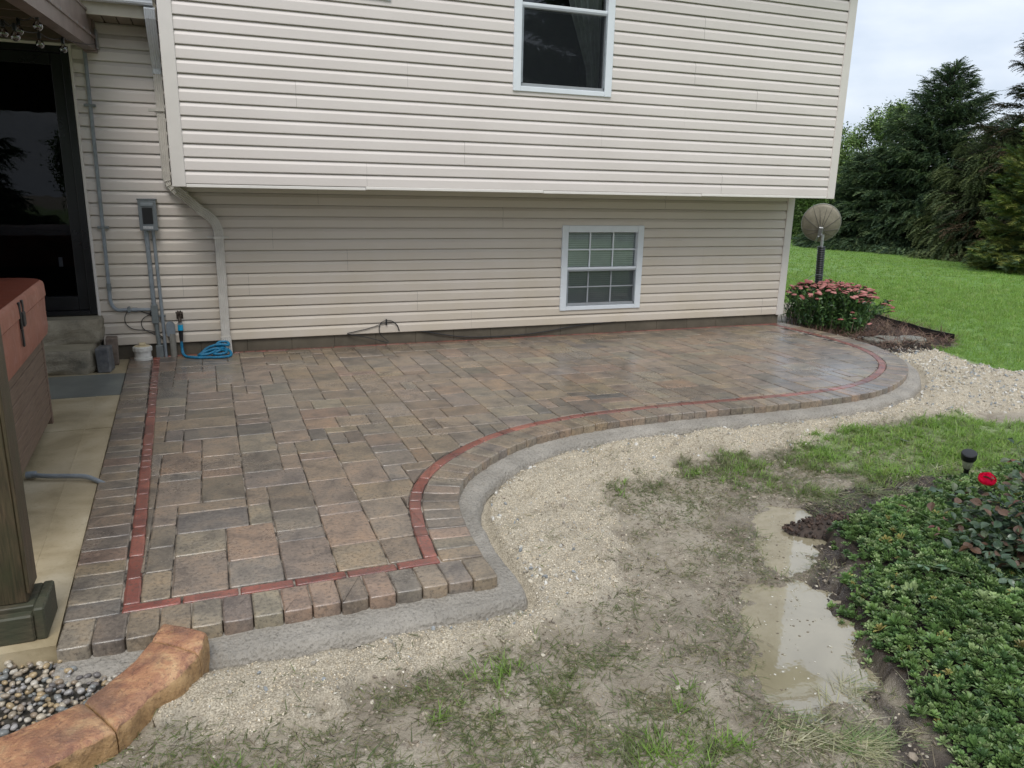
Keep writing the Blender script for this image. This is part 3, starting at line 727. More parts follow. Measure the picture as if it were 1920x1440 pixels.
# left border (stretchers laid across), front soldier row, curved border
y = YB
while y < BY-.03:
    y2 = min(y+.118*random.uniform(.92, 1.08), BY)
    add_paver('border_paver', [(xl(y), y), (xl(y)+BW, y-.001), (xl(y2)+BW, y2-.001), (xl(y2), y2)], rtint(), M['paver'], jit=.0026); y = y2
x = xl(EY0); xr = CR[0][0]; nfr = 15; wid = (xr-x)/nfr
for i in range(nfr):
    xa = x+i*wid; add_paver('border_paver', [(xa, EY0+random.uniform(-.004, .004)), (xa+wid, EY0+random.uniform(-.003, .003)), (xa+wid, YB), (xa, YB)], rtint(), M['paver'], rnd=.008, bev=.005, gap=.0018)
def arclen(p): return np.r_[0, np.cumsum(np.hypot(*np.diff(p, axis=0).T))]
def along(pin, pout, step, name, tf, mat, vary=0, **kw):
    mid = (pin+pout)/2; d = arclen(mid); s = 0
    while s < d[-1]-.02:
        st = step*(random.choice(vary) if vary else random.uniform(.97, 1.03)); e = min(s+st, d[-1]); m_ = (s+e)/2
        A = [(np.interp(t_, d, pout[:, 0]), np.interp(t_, d, pout[:, 1])) for t_ in (s, m_, e)]; B = [(np.interp(t_, d, pin[:, 0]), np.interp(t_, d, pin[:, 1])) for t_ in (e, m_, s)]
        A = [p for p in A]; 
        if max(p[1] for p in A+B) < BY+.02: add_paver(name, A+B, tf(), mat, **kw)
        s = e
along(CB, CR, .1045, 'border_paver', rtint, M['paver'], rnd=.007, bev=.005, gap=.0018)
# red band: left, front, curve, back
y = YB+.058
while y < BY-.06:
    y2 = min(y+random.choice([.10, .205, .205]), BY-.055); a_ = BW+.002
    add_paver('red_brick', [(xl(y)+a_, y), (xl(y)+BW+RW, y), (xl(y2)+BW+RW, y2), (xl(y2)+a_, y2)], rtred(), M['red_brick'], rnd=.007, gap=.0035, jit=.0025, bev=.005); y = y2
x = xl(YB)+BW
while x < CB[0][0]-.03:
    x2 = min(x+.205, CB[0][0]-.0); add_paver('red_brick', [(x, YB), (x2, YB), (x2, YB+.060), (x, YB+.060)], rtred(), M['red_brick'], rnd=.008, gap=.0035); x = x2
i0 = int(np.argmax(CF[:, 1] > YB+.055)); i1 = int(np.argmax(CF[:, 1] > BY-.055)) or len(CF)
along(CF[i0:i1], CB[i0:i1], .205, 'red_brick', rtred, M['red_brick'], vary=[.5, 1, 1], rnd=.007, gap=.0032, jit=.0025, bev=.005)
x = xl(BY)+BW+RW
while x < 6.2:
    x2 = x+random.choice([.205, .205, .1]); add_paver('red_brick', [(x, BY-.055), (x2, BY-.055), (x2, BY), (x, BY)], rtred(), M['red_brick']); x = x2
# sand bed under the joints
inner = offs(CR, .03); bp_ = [(xl(EY0)+.03, EY0+.03), (inner[0][0], EY0+.03)]+[tuple(p) for p in inner[::4]]+[(inner[-1][0], BY), (xl(BY)+.03, BY)]
b = MB().add([(x, y, -.0075) for x, y in bp_], [tuple(range(len(bp_)))]); o = b.build('sand_bed', M['joint_sand'], patio)
if o.data.polygons[0].normal.z < 0: o.data.flip_normals()
tag(o, kind='stuff')
# mortar haunch along the edge
hp = [np.array(p) for p in [(-.33*K, EY0), (.2, EY0), (.6, EY0), (CR[0][0]-.02, EY0)]]; fr = np.array([(x_, EY0) for x_ in np.arange(xl(EY0), CR[0][0]+.01, .02)])
cn = CR[CR[:, 1] > EY0+.02]; edge = np.vstack([fr, np.c_[np.full(9, CR[0][0]+.004), np.linspace(EY0+.02, YB-.01, 9)], cn])
tg = np.gradient(edge, axis=0); tg /= np.linalg.norm(tg, axis=1)[:, None]; nr = np.c_[tg[:, 1], -tg[:, 0]]
for _ in range(10): nr[1:-1] = (nr[:-2]+2*nr[1:-1]+nr[2:])/4; 
nr /= np.linalg.norm(nr, axis=1)[:, None]
NR = 12; hv = []; hf = []
sarc = arclen(edge); seln = len(edge)
for i in range(seln):
    p = edge[i]; wd = .118+.035*float(fbm(sarc[i]*1.7, 3.0, 3, 50))*2-.02
    for k in range(NR):
        tt = k/(NR-1); pos = p+nr[i]*(-.02+tt*(wd+.02)); pr = -.050-.018*tt-.05*max(0, tt-.78)/.22*max(0, tt-.78)/.22
        hv.append((pos[0], pos[1], pr+(float(fbm(pos[0]*20, pos[1]*20, 3, 51))-.5)*.020*min(1, tt*4)+(float(fbm(pos[0]*55, pos[1]*55, 2, 52))-.5)*.013*min(1, tt*4)))
hf = [(i*NR+k, i*NR+k+1, (i+1)*NR+k+1, (i+1)*NR+k) for i in range(seln-1) for k in range(NR-1)]
o = mesh_obj('mortar_haunch', hv, hf, M['mortar'], smooth=True)
if o.data.polygons[50].normal.z < 0: o.data.flip_normals()
tag(o, 'strip of fresh grey mortar along the outer paver edge', kind='structure')

# ================================================================== HOUSE
house = empty('house', (0, 7.45, 0)); tag(house, 'beige vinyl sided house with overhanging upper storey and white windows', 'house')
WY, UY, UZ = 7.42, 6.81, 1.49
LX0, RX = -.91, 6.41
def course_prof(e):  # dutch lap, (outward distance, height) bottom to top
    return [(-.006, .004), (.0165, -.003), (.018, .002), (.0172, e*.62), (.0155, e*.65), (.0035, e*.885), (-.001, e*.905), (-.0075, e*.91), (-.0075, e)]
def clipz(pf, za, zb):
    out = []
    for i in range(len(pf)):
        d, z = pf[i]
        if i:
            d0, z0 = pf[i-1]
            for zc_ in sorted((za, zb)):
                if (z0-zc_)*(z-zc_) < 0: t_ = (zc_-z0)/(z-z0); out.append((d0+(d-d0)*t_, zc_))
        if za-1e-9 <= z <= zb+1e-9: out.append((d, z))
    return out
def siding(x0, x1, z0, ztop, Yp, e, holes, seams, mat_f):
    nrow = int(math.ceil((ztop-z0)/(2*e)))
    for r in range(nrow):
        zb = z0+r*2*e
        ss = [s for s, z in seams if zb <= z < zb+2*e]
        if not ss:
            s = x0+random.uniform(.3, 3.0)
            while s < x1-.3: ss.append(s); s += random.uniform(2.2, 3.6)
        ss = sorted(ss); xs = [x0]+[s for s in ss if x0+.1 < s < x1-.1]+[x1]
        for a_, b_ in zip(xs[:-1], xs[1:]):
            off = .0 if (xs.index(a_)+r) % 2 else .0012
            allseg = []
            for cc in (0, 1):
                zc_ = zb+cc*e
                if zc_ > ztop-.01: continue
                segs = [(a_+(.0012 if a_ > x0 else 0), b_, zc_-.01, min(zc_+e+.01, ztop))]
                for hx0, hx1, hz0, hz1 in holes:
                    new = []
                    for p_, q_, u_, v_ in segs:
                        if hx1 <= p_ or hx0 >= q_ or hz1 <= zc_ or hz0 >= zc_+e: new.append((p_, q_, u_, v_)); continue
                        if p_ < hx0: new.append((p_, hx0, u_, v_))
                        if q_ > hx1: new.append((hx1, q_, u_, v_))
                        m0, m1 = max(p_, hx0), min(q_, hx1)
                        if hz0 > zc_: new.append((m0, m1, u_, hz0))
                        if hz1 < zc_+e: new.append((m0, m1, hz1, v_))
                    segs = new
                for p_, q_, u_, v_ in segs:
                    pf = clipz([(d+off, z+zc_) for d, z in course_prof(e)], u_, v_)
                    if len(pf) < 2 or q_-p_ < .004: continue
                    n = len(pf); allseg.append((cc, p_, q_, [(p_, Yp-d, z) for d, z in pf]+[(q_, Yp-d, z) for d, z in pf], [(k, n+k, n+k+1, k+1) for k in range(n-1)], pf[0][1], pf[-1][1]))
            par = list(range(len(allseg)))
            def find(i):
                while par[i] != i: i = par[i]
                return i
            for i in range(len(allseg)):
                for j in range(i):
                    A_, B_ = allseg[i], allseg[j]
                    touch = (A_[0] == B_[0] and (abs(A_[1]-B_[2]) < 1e-6 or abs(A_[2]-B_[1]) < 1e-6)) or (A_[0] != B_[0] and min(A_[2], B_[2])-max(A_[1], B_[1]) > .01 and (abs(A_[5]-B_[6]) < .012 or abs(B_[5]-A_[6]) < .012))
                    if touch: par[find(i)] = find(j)
            for g_ in set(find(i) for i in range(len(allseg))):
                mb = MB()
                for i, sg in enumerate(allseg):
                    if find(i) == g_: mb.add(sg[3], sg[4])
                mb.build('siding_panel', mat_f(a_, b_, zb), house)
LWIN = (wp(1053, 422, WY)[0], wp(1206, 424, WY)[0], .262, 1.158)
UWIN = (2.621, 3.604, 2.362, 3.78)
U2WIN = (.55, 1.536, 2.988, 3.78)
holesL = [(LWIN[0]+.03, LWIN[1]-.03, LWIN[2]+.02, LWIN[3]-.03)]
holesU = [(w_[0]+.03, w_[1]-.03, w_[2]+.02, w_[3]-.03) for w_ in (UWIN, U2WIN)]
seU = [(.743, 2.25), (1.666, 2.467), (2.175, 1.833), (1.301, 1.627), (3.531, 2.055), (4.516, 2.645), (4.43, 2.248), (5.269, 2.424), (5.436, 2.839), (4.586, 3.062), (5.832, 1.816), (4.93, 1.659), (5.084, 3.274)]
seL = [(.545, 1.018), (1.214, .816), (.314, .635), (1.889, .439), (2.453, .218), (2.779, 1.236), (5.206, .832), (6.093, .242), (.964, 1.379), (-.24, .625), (4.664, 1.384)]
EL, EU, LZ = .1016, .1030, .118
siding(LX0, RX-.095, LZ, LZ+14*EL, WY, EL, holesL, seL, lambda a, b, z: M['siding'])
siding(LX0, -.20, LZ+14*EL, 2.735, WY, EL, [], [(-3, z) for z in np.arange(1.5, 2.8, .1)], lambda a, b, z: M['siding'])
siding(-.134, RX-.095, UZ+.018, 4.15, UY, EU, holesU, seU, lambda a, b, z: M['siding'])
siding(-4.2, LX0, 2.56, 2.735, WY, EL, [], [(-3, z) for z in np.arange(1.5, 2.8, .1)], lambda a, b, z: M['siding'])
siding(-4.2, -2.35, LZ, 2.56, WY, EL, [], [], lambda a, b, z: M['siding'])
# sheathing behind, so nothing shows through laps
def fill(x0, x1, z0, z1, Yp, hole=None):
    b = MB()
    if hole:
        hx0, hx1, hz0, hz1 = hole
        for r in ((x0, hx0, z0, z1), (hx1, x1, z0, z1), (hx0, hx1, z0, hz0), (hx0, hx1, hz1, z1)):
            if r[1]-r[0] > .01 and r[3]-r[2] > .01: b.box(r[0], r[1], Yp+.008, Yp+.05, r[2], r[3])
    else: b.box(x0, x1, Yp+.008, Yp+.05, z0, z1)
    b.build('sheathing', M['black_rough'], house)
fill(LX0+.0, RX-.02, LZ+.004, UZ, WY, holesL[0]); fill(LX0, -.2, UZ+.001, 2.73, WY)
fill(-.22, 2.1, UZ+.02, 4.15, UY, holesU[1]); fill(2.101, RX-.02, UZ+.02, 4.15, UY, holesU[0]); fill(-4.2, -2.3, LZ, 2.73, WY); fill(-2.299, LX0-.001, 2.56, 2.73, WY)
# corner posts
MB().box(RX-.098, RX, WY-.028, WY-.003, LZ-.012, UZ-.003, .004).box(RX-.022, RX+.003, WY-.0025, WY+.09, LZ-.012, UZ-.003, .003).build('corner_post', M['trim'], house)
MB().box(RX-.098, RX, UY-.028, UY-.003, UZ-.012, 4.15, .004).box(RX-.022, RX+.003, UY-.0025, UY+.09, UZ-.012, 4.15, .003).build('corner_post', M['trim'], house)
MB().box(-.234, -.134, UY-.028, UY-.003, UZ-.012, 4.15, .004).box(-.237, -.212, UY-.0025, UY+.09, UZ-.012, 4.15, .003).build('corner_post', M['trim'], house)
# starter trim under the upper wall, in butted lengths that do not quite line up
xs = [-.134, 1.29, 2.95, 4.70, RX-.098]
for k, (a_, b_) in enumerate(zip(xs[:-1], xs[1:])):
    dz = (-.004, .002, -.002, .001)[k]
    MB().box(a_+.001, b_-.001, UY-.020, UY+.02, UZ-.010+dz, UZ+.0145+dz, .003).build('starter_trim', M['trim_bright'], house)
MB().box(-.21, RX-.03, UY+.021, WY-.001, UZ+.002, UZ+.02).build('overhang_soffit', M['fascia'], house)
# side walls of both storeys (seen only from a step aside)
for (xa, ya, yb, za, zb) in ((RX, WY+.1, 15.5, LZ, UZ), (RX, UY+.1, 16.1, UZ, 4.15), (-.236, UY+.1, WY-.02, UZ, 4.15)):
    z = za; b = MB(); sgn = 1 if xa > 0 else -1
    while z < zb-.02:
        zt = min(z+.1016, zb); b.add([(xa+sgn*.012, ya, z), (xa+sgn*.012, yb, z), (xa+sgn*.011, yb, z+(zt-z)*.7), (xa+sgn*.011, ya, z+(zt-z)*.7), (xa-sgn*.001, ya, zt), (xa-sgn*.001, yb, zt), (xa, ya, z), (xa, yb, z)], [(0, 1, 2, 3), (3, 2, 5, 4), (0, 6, 7, 1)]); z = zt
    b.box(min(xa-sgn*.002, xa-sgn*.06), max(xa-sgn*.002, xa-sgn*.06), ya, yb, za, zb)
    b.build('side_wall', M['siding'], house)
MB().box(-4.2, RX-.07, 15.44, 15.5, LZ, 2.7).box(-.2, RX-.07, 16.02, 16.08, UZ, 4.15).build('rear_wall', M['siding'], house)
MB().box(-.21, RX-.07, UY+.2, 16.0, 4.09, 4.14).box(-4.2, -.24, 7.5, 15.4, 2.74, 2.79).build('attic_floor', M['ceiling'], house)
# foundation blocks
x = LX0-.02
while x < RX-.05:
    x2 = min(x+.40, RX-.045); MB().box(x+.001, x2-.001, WY+.004, WY+.2, -.2, LZ-.004, .002).build('foundation_block', M['foundation'], house); x = x2
MB().box(LX0, RX-.06, WY+.02, WY+.19, -.2, LZ-.01).build('mortar_core', M['foundation'], house)
MB().box(RX-.10, RX-.05, WY+.21, 15.4, -.3, LZ-.003).box(-4.2, RX-.1, 15.3, 15.4, -.3, LZ-.003).build('foundation_wall', M['foundation'], house); MB().box(-4.2, LX0-.03, WY+.004, WY+.2, -.2, LZ-.004).build('foundation_wall', M['foundation'], house)
# upper eave, fascia and roof over the upper storey
b = MB(); b.box(-.6, RX+.35, UY-.42, UY-.04, 4.13, 4.155).build('soffit', M['trim'], house)
MB().box(-.6, RX+.35, UY-.445, UY-.425, 4.11, 4.30).build('fascia', M['gutter_white'], house)
mid = (UY+16)/2
MB().add([(-.6, UY-.46, 4.30), (RX+.35, UY-.46, 4.30), (RX+.35, mid, 6.1), (-.6, mid, 6.1), (-.6, 16.5, 4.30), (RX+.35, 16.5, 4.30), (-.6, UY-.46, 4.24), (RX+.35, UY-.46, 4.24), (-.6, 16.5, 4.24), (RX+.35, 16.5, 4.24), (-.6, mid, 6.04), (RX+.35, mid, 6.04)],
         [(0, 1, 2, 3), (3, 2, 5, 4), (6, 7, 1, 0), (7, 6, 10, 11), (10, 8, 9, 11), (1, 7, 11, 2), (0, 3, 10, 6), (2, 11, 9, 5), (3, 4, 8, 10), (4, 5, 9, 8)]).build('roof', M['shingle'], house)
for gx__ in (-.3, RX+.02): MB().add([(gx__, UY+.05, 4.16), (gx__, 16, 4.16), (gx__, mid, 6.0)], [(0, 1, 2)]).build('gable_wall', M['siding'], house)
# lower eave on the left wing: soffit planks, fascia, gutter, roof
SX0, SX1 = -4.2, -.24
x = SX1
while x > -1.6:
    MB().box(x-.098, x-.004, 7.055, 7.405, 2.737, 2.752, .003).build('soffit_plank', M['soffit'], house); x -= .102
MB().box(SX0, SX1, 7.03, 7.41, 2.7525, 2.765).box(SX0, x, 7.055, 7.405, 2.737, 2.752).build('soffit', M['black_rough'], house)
MB().box(SX0, SX1, 7.025, 7.045, 2.725, 2.93, .003).build('fascia', M['fascia'], house)
gprof = [(0, 0), (-.075, .0), (-.085, .012), (-.085, .03), (-.11, .055), (-.115, .095), (-.125, .10), (-.125, .112), (-.105, .112), (-.105, .06), (-.08, .035), (-.07, .01), (0, .008)]
MB().extrude(gprof, lambda u, v: (SX0, 7.0235+u, 2.815+v), lambda u, v: (SX1-.03, 7.0235+u, 2.815+v)).build('gutter', M['gutter_white'], house)
MB().add([(SX0-.3, 6.95, 2.945), (SX1-.01, 6.95, 2.945), (SX1-.01, 11.5, 4.1), (SX0-.3, 11.5, 4.1), (SX0-.3, 6.95, 2.93), (SX1-.01, 6.95, 2.93), (SX1-.01, 15.9, 2.93), (SX0-.3, 15.9, 2.93)], [(0, 1, 2, 3), (4, 5, 1, 0), (3, 2, 6, 7), (1, 5, 6, 2), (0, 3, 7, 4)]).build('roof', M['shingle'], house)

# windows
def window(x0, x1, z0, z1, Yp, rail, grid, screen, blinds, fw=.072, curtain=None):
    yf = Yp-.034
    b = MB(); d0, d1 = yf, Yp+.05
    b.box(x0, x0+fw, d0, d1, z0, z1, .004).box(x1-fw, x1, d0, d1, z0, z1, .004).box(x0+fw+.0005, x1-fw-.0005, d0+.002, d1, z1-fw, z1-.001, .004).box(x0+fw+.0005, x1-fw-.0005, d0+.002, d1, z0+.001, z0+.045, .004)
    w_ = b.build('window', M['white_vinyl'], house)
    ix0, ix1, iz0, iz1 = x0+fw, x1-fw, z0+.045, z1-fw
    MB().box(ix0+.001, ix1-.001, yf+.010, yf+.048, rail-.022, rail+.022, .004).build('sash_rail', M['white_vinyl'], w_)
    bt = MB().box(ix0+.001, ix1-.001, yf+.022, yf+.060, iz0+.0005, iz0+.028, .003); bt.build('bottom_rail', M['white_vinyl'] if not screen else M['gutter_white'], w_)
    MB().add([(ix0, yf+.055, rail), (ix1, yf+.055, rail), (ix1, yf+.055, iz1), (ix0, yf+.055, iz1)], [(0, 1, 2, 3)]).build('pane', M['glass'], w_)
    MB().add([(ix0, yf+.064, iz0), (ix1, yf+.064, iz0), (ix1, yf+.064, rail), (ix0, yf+.064, rail)], [(0, 1, 2, 3)]).build('pane', M['glass'], w_)
    if grid:
        for (za, zb, yy) in ((rail+.0225, iz1-.0005, yf+.050), (iz0+.029, rail-.0225, yf+.0615)):
            zm = (za+zb)/2
            for k in (1, 2):
                xm = ix0+(ix1-ix0)*k/3; MB().box(xm-.008, xm+.008, yy-.004, yy+.001, za, zb, .001).build('muntin', M['white_vinyl'], w_)
            MB().box(ix0+.001, ix1-.001, yy-.007, yy-.0045, zm-.008, zm+.008, .001).build('muntin', M['white_vinyl'], w_)
    if screen:
        MB().box(ix0+.0015, ix0+.016, yf+.004, yf+.012, iz0+.03, rail-.023).build('screen_frame', M['conduit'], w_); MB().box(ix1-.016, ix1-.0015, yf+.004, yf+.012, iz0+.03, rail-.023).build('screen_frame', M['conduit'], w_)
        MB().add([(ix0, yf+.008, iz0), (ix1, yf+.008, iz0), (ix1, yf+.008, rail), (ix0, yf+.008, rail)], [(0, 1, 2, 3)]).build('insect_screen', M['screen'], w_)
    MB().box(x0-.1, x1+.1, Yp+.9, Yp+.95, z0-.3, z1+.3).box(x0-.11, x0-.1, Yp+.06, Yp+.95, z0-.3, z1+.3).box(x1+.1, x1+.11, Yp+.06, Yp+.95, z0-.3, z1+.3).box(x0-.1, x1+.1, Yp+.06, Yp+.9, z0-.31, z0-.3).box(x0-.1, x1+.1, Yp+.06, Yp+.9, z1+.3, z1+.31).build('room_lining', M['room'], w_)
    if blinds:
        b = MB(); z = iz0+.01
        while z < iz1: b.add([(ix0+.004, Yp+.036, z), (ix1-.004, Yp+.036, z), (ix1-.004, Yp+.047, z+.020), (ix0+.004, Yp+.047, z+.020)], [(0, 1, 2, 3)]); z += .0225
        o = b.build('blind_slats', M['blind'], w_); tag(o, kind='stuff')
    if curtain:
        cx, top = curtain; vs = []; n = 40
        for i in range(n+1):
            tt = i/n
            for zz, wdt in ((z0-.1, .10), (z0+.25, .13), (rail, .30), (z1+.1, .52)):
                xx = ix1+.03-wdt*tt; vs.append((xx, Yp+.16+.02*math.sin(tt*34), zz))
        fs = [(i*4+k, (i+1)*4+k, (i+1)*4+k+1, i*4+k+1) for i in range(n) for k in range(3)]
        MB().add(vs, fs, True).build('curtain', M['curtain'], w_)
    return w_
window(*LWIN, WY, wp(1120, 504, WY)[1], True, True, True)
window(*UWIN, UY, 3.075, False, True, False, curtain=(0, 0))
window(*U2WIN, UY, 3.42, False, True, False, curtain=(0, 0))
# patio door
dr = MB(); DX1 = LX0-.022; DX0 = -2.32; DZ0, DZ1 = .395, 2.535
dr.box(DX1-.055, DX1, WY-.035, WY+.08, DZ0, DZ1, .004).box(DX0, DX0+.055, WY-.035, WY+.08, DZ0, DZ1, .004).box(DX0+.056, DX1-.056, WY-.033, WY+.08, DZ1-.05, DZ1, .004).box(DX0+.056, DX1-.056, WY-.04, WY+.08, DZ0, DZ0+.04, .004)
door = dr.build('door', M['door_frame'], house)
MB().box(DX1-.135, DX1-.056, WY-.012, WY+.03, DZ0+.041, DZ1-.051, .004).box(DX0+.056, DX0+.13, WY-.012, WY+.03, DZ0+.041, DZ1-.051, .004).box(DX0+.131, DX1-.136, WY-.012, WY+.03, DZ0+.041, DZ0+.16, .004).box(DX0+.131, DX1-.136, WY-.012, WY+.03, DZ1-.14, DZ1-.051, .004).build('sash', M['door_frame'], door)
MB().add([(DX0+.13, WY+.01, DZ0+.15), (DX1-.134, WY+.01, DZ0+.15), (DX1-.134, WY+.01, DZ1-.13), (DX0+.13, WY+.01, DZ1-.13)], [(0, 1, 2, 3)]).build('pane', M['glass_door'], door)
MB().box(DX0-.1, DX1+.1, WY+1.2, WY+1.25, .2, 2.7).box(DX1+.001, DX1+.012, WY+.081, WY+1.2, .2, 2.7).box(DX0-.012, DX0-.001, WY+.081, WY+1.2, .2, 2.7).box(DX0, DX1, WY+.081, WY+1.2, .33, .36).box(DX0, DX1, WY+.081, WY+1.2, 2.6, 2.62).build('room_lining', M['room'], door)
MB().box(DX1+.001, LX0+.002, WY-.030, WY+.02, DZ0-.02, DZ1+.02, .003).build('casing', M['trim'], house)
MB().box(DX0-.02, DX1+.0, WY-.03, WY-.001, DZ1+.001, DZ1+.022, .003).build('casing', M['trim'], house)
MB().box(DX0, DX1, WY+.0, WY+.2, LZ, DZ0-.003).build('threshold_wall', M['foundation'], house)
b = MB().box(-1.19, -1.16, WY+.05, WY+.055, .80, .88, .001); b.build('paper_note', M['label_white'], door)

# ================================================================== PATIO COVER (porch roof, post, string lights)
porch = empty('porch_roof', (-1.0, 7.3, 2.4)); tag(porch, 'brown metal porch roof sloping down from the house over the hot tub', 'porch roof')
y1_ = 7.30; y0_ = 2.55; BX, _zb = wp(179, 94.4, 7.30); z1_ = _zb+.03; z0_ = z1_-.065*(y1_-y0_)
def slx(x0, x1, za, zb, name, mat, bev=.004, yA=y0_, yB=y1_, par=porch):
    b = MB().box(x0, x1, 0, 1, za, zb, 0); 
    b.v = [(x, yA+(yB-yA)*y, z+z0_+(z1_-z0_)*((yA+(yB-yA)*y)-y0_)/(y1_-y0_)) for x, y, z in b.v]
    return b.build(name, mat, par)
slx(BX-.085, BX, -.03, .055, 'edge_beam', M['roof_metal'])
slx(BX-.075, BX+.012, .0555, .075, 'edge_lip', M['roof_metal'])
slx(BX-.085, BX-.010, .0755, .225, 'edge_fascia', M['roof_metal'])
slx(BX-.100, BX-.002, .2255, .245, 'edge_lip', M['roof_metal'])
for k in range(14):
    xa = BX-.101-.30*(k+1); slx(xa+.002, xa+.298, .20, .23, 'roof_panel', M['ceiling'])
for k in range(9):
    yy = 3.0+k*.5; zz = z0_+(z1_-z0_)*(yy-y0_)/(y1_-y0_)
    MB().box(BX-4.2, BX-.087, yy-.02, yy+.02, zz+.08, zz+.195, .003).build('rafter', M['ceiling'], porch)
for k in range(6):
    yy = 6.95-k*.35; zz = z0_+(z1_-z0_)*(yy-y0_)/(y1_-y0_)
    MB().box(BX+.0125, BX+.0155, yy-.006, yy+.006, zz+.059, zz+.071).build('screw', M['galv'], porch)
MB().box(BX-.09, BX+.006, y1_+.001, WY-.018, z1_-.04, z1_+.225, .004).build('beam_end', M['roof_metal'], porch)
MB().box(BX+.0065, BX+.020, y1_-.01, WY-.018, z1_-.015, z1_+.13, .006).build('wall_bracket', M['galv'], porch)
MB().box(BX-4.2, BX-.091, y1_+.001, WY-.018, z1_+.02, z1_+.15, .01).build('ledger', M['ceiling'], porch)
# string lights
sl = empty('string_lights', (-.95, 5.8, 2.3)); tag(sl, 'string of round clear globe bulbs hanging under the porch roof', 'string lights')
bulbs = [((7, 62), 5.6), ((36, 58), 5.7), ((29, 69), 5.4), ((71, 49), 5.2), ((75, 83), 6.0), ((119, 92), 6.2), ((-30, 66), 5.8)]
bp3 = []
for (px, py), Yb in bulbs:
    x_, z_ = wp(px, py, Yb); c = (x_, Yb, z_); bp3.append(c)
    s_ = MB().lathe([(.006, .034), (.011, .034), (.012, .058), (.008, .072)], c, 10).build('socket', M['black'], sl)
    pr = [(.001, -.024)]+[(.0245*math.sin(a), -.0245*math.cos(a)) for a in np.linspace(.3, 2.6, 10)]+[(.009, .033)]
    MB().lathe(pr, c, 16).build('bulb', M['bulb'] if 'bulb' in M else M.setdefault('bulb', glass('bulb_glass', (.75, .76, .74), 3.0)), sl)
wpts = []
for a, b_ in zip(bp3[:-1], bp3[1:]):
    for k in range(6):
        t_ = k/6; sag = .05*4*t_*(1-t_); wpts.append((a[0]+(b_[0]-a[0])*t_, a[1]+(b_[1]-a[1])*t_, a[2]+.075+(b_[2]-a[2])*t_-sag*.4))
order = [bp3[6], bp3[0], bp3[2], bp3[1], bp3[3]]; order2 = [bp3[0], bp3[4], bp3[5], (bp3[5][0]+.15, 7.0, bp3[5][2]+.1)]
for od in (order, order2):
    w_ = []
    for a, b_ in zip(od[:-1], od[1:]):
        for k in range(6):
            t_ = k/6; w_.append((a[0]+(b_[0]-a[0])*t_, a[1]+(b_[1]-a[1])*t_, a[2]+.072+(b_[2]-a[2])*t_-.10*t_*(1-t_)))
    MB().tube(w_, .0035, 6).build('cord', M['black'], sl)
# post with base trim
px_, py_ = -.735, 2.86
post = empty('porch_post', (px_, py_, -.02)); tag(post, 'dark mossy timber post with blocky green base at left edge', 'post')
PX1, PY0 = gp(60, 1130, .1)[0], gp(60, 1130, .1)[1]
MB().box(PX1-.125, PX1-.012, PY0+.005, PY0+.118, .10, 1.93, .004).build('shaft', M['mossy'], post)
MB().box(PX1-.011, PX1, PY0-.0, PY0+.118, .135, 1.93, .003).build('corner_board', M['mossy'], post)
bx = gp(78, 1180, 0.0)
MB().box(PX1-.17, PX1+.010, PY0-.065, PY0-.020, -.015, .085, .006).build('base_board', M['moss_block'], post)
MB().box(PX1+.0105, PX1+.045, PY0-.060, PY0+.15, -.015, .105, .006).build('base_board', M['moss_block'], post)
MB().box(PX1-.165, PX1+.010, PY0-.0195, PY0+.15, -.015, .1, .004).build('base_block', M['moss_block'], post)

# ================================================================== HOT TUB
tub = empty('hot_tub', (-1.95, 4.35, 0)); tag(tub, 'square hot tub with terracotta vinyl cover and brown plank cabinet', 'hot tub')
def tx(y): return -.995+(5.35-y)*.036-.0
TY0, TY1 = 3.30, 5.36; CZ = .60
Lh = .088; nb = 6
for k in range(nb):
    za = .075+k*Lh; zb = za+Lh-.004
    b = MB(); 
    prof = [(0, za), (.0, zb), (-.02, zb), (-.02, za)]
    b.box(0, .018, 0, 1, za, zb, .003); b.v = [(tx(TY0+(TY1-.03-TY0)*y)-.018+x, TY0+(TY1-.03-TY0)*y, z) for x, y, z in b.v]; b.build('cabinet_board', M['cabinet'], tub)
b = MB().box(-.03, .006, 0, .03, .03, .62, .004); b.v = [(tx(TY1)+x, TY1-.03+y, z) for x, y, z in b.v]; b.build('corner_trim', M['cabinet'], tub)
b = MB().add([(tx(TY0)-.02, TY0, .03), (tx(TY1)-.035, TY1-.001, .03), (-3.05, TY1-.001, .03), (-3.05, TY0, .03), (tx(TY0)-.02, TY0, .70), (tx(TY1)-.035, TY1-.001, .70), (-3.05, TY1-.001, .70), (-3.05, TY0, .70)], [(0, 1, 5, 4), (1, 2, 6, 5), (2, 3, 7, 6), (3, 0, 4, 7), (4, 5, 6, 7)])
b.build('cabinet_core', M['black_rough'], tub)
b = MB().box(-3.04, -1.04, TY0+.03, TY1-.05, -.01, .03); b.build('base', M['black_rough'], tub)
def rrect(x0, x1, y0, y1, r, n=7):
    pts = []
    for cx, cy, a0 in ((x1-r, y0+r, -PI/2), (x1-r, y1-r, 0), (x0+r, y1-r, PI/2), (x0+r, y0+r, PI)):
        for k in range(n): a = a0+PI/2*k/(n-1); pts.append((cx+r*math.cos(a), cy+r*math.sin(a)))
    return pts
def cover_ring(ins, z): 
    return [(x+(5.35-y)*.036, y, z) for x, y in rrect(-3.12+ins, -.935-ins, TY0-.06+ins, TY1+.075-ins, .16-ins*.5)]
def stack(rings, name, mat, cap=True, smooth=True):
    n = len(rings[0]); vs = [p for r in rings for p in r]; fs = [(k*n+i, k*n+(i+1) % n, (k+1)*n+(i+1) % n, (k+1)*n+i) for k in range(len(rings)-1) for i in range(n)]
    if cap: fs.append(tuple((len(rings)-1)*n+i for i in range(n)))
    return MB().add(vs, fs, smooth).build(name, mat, tub)
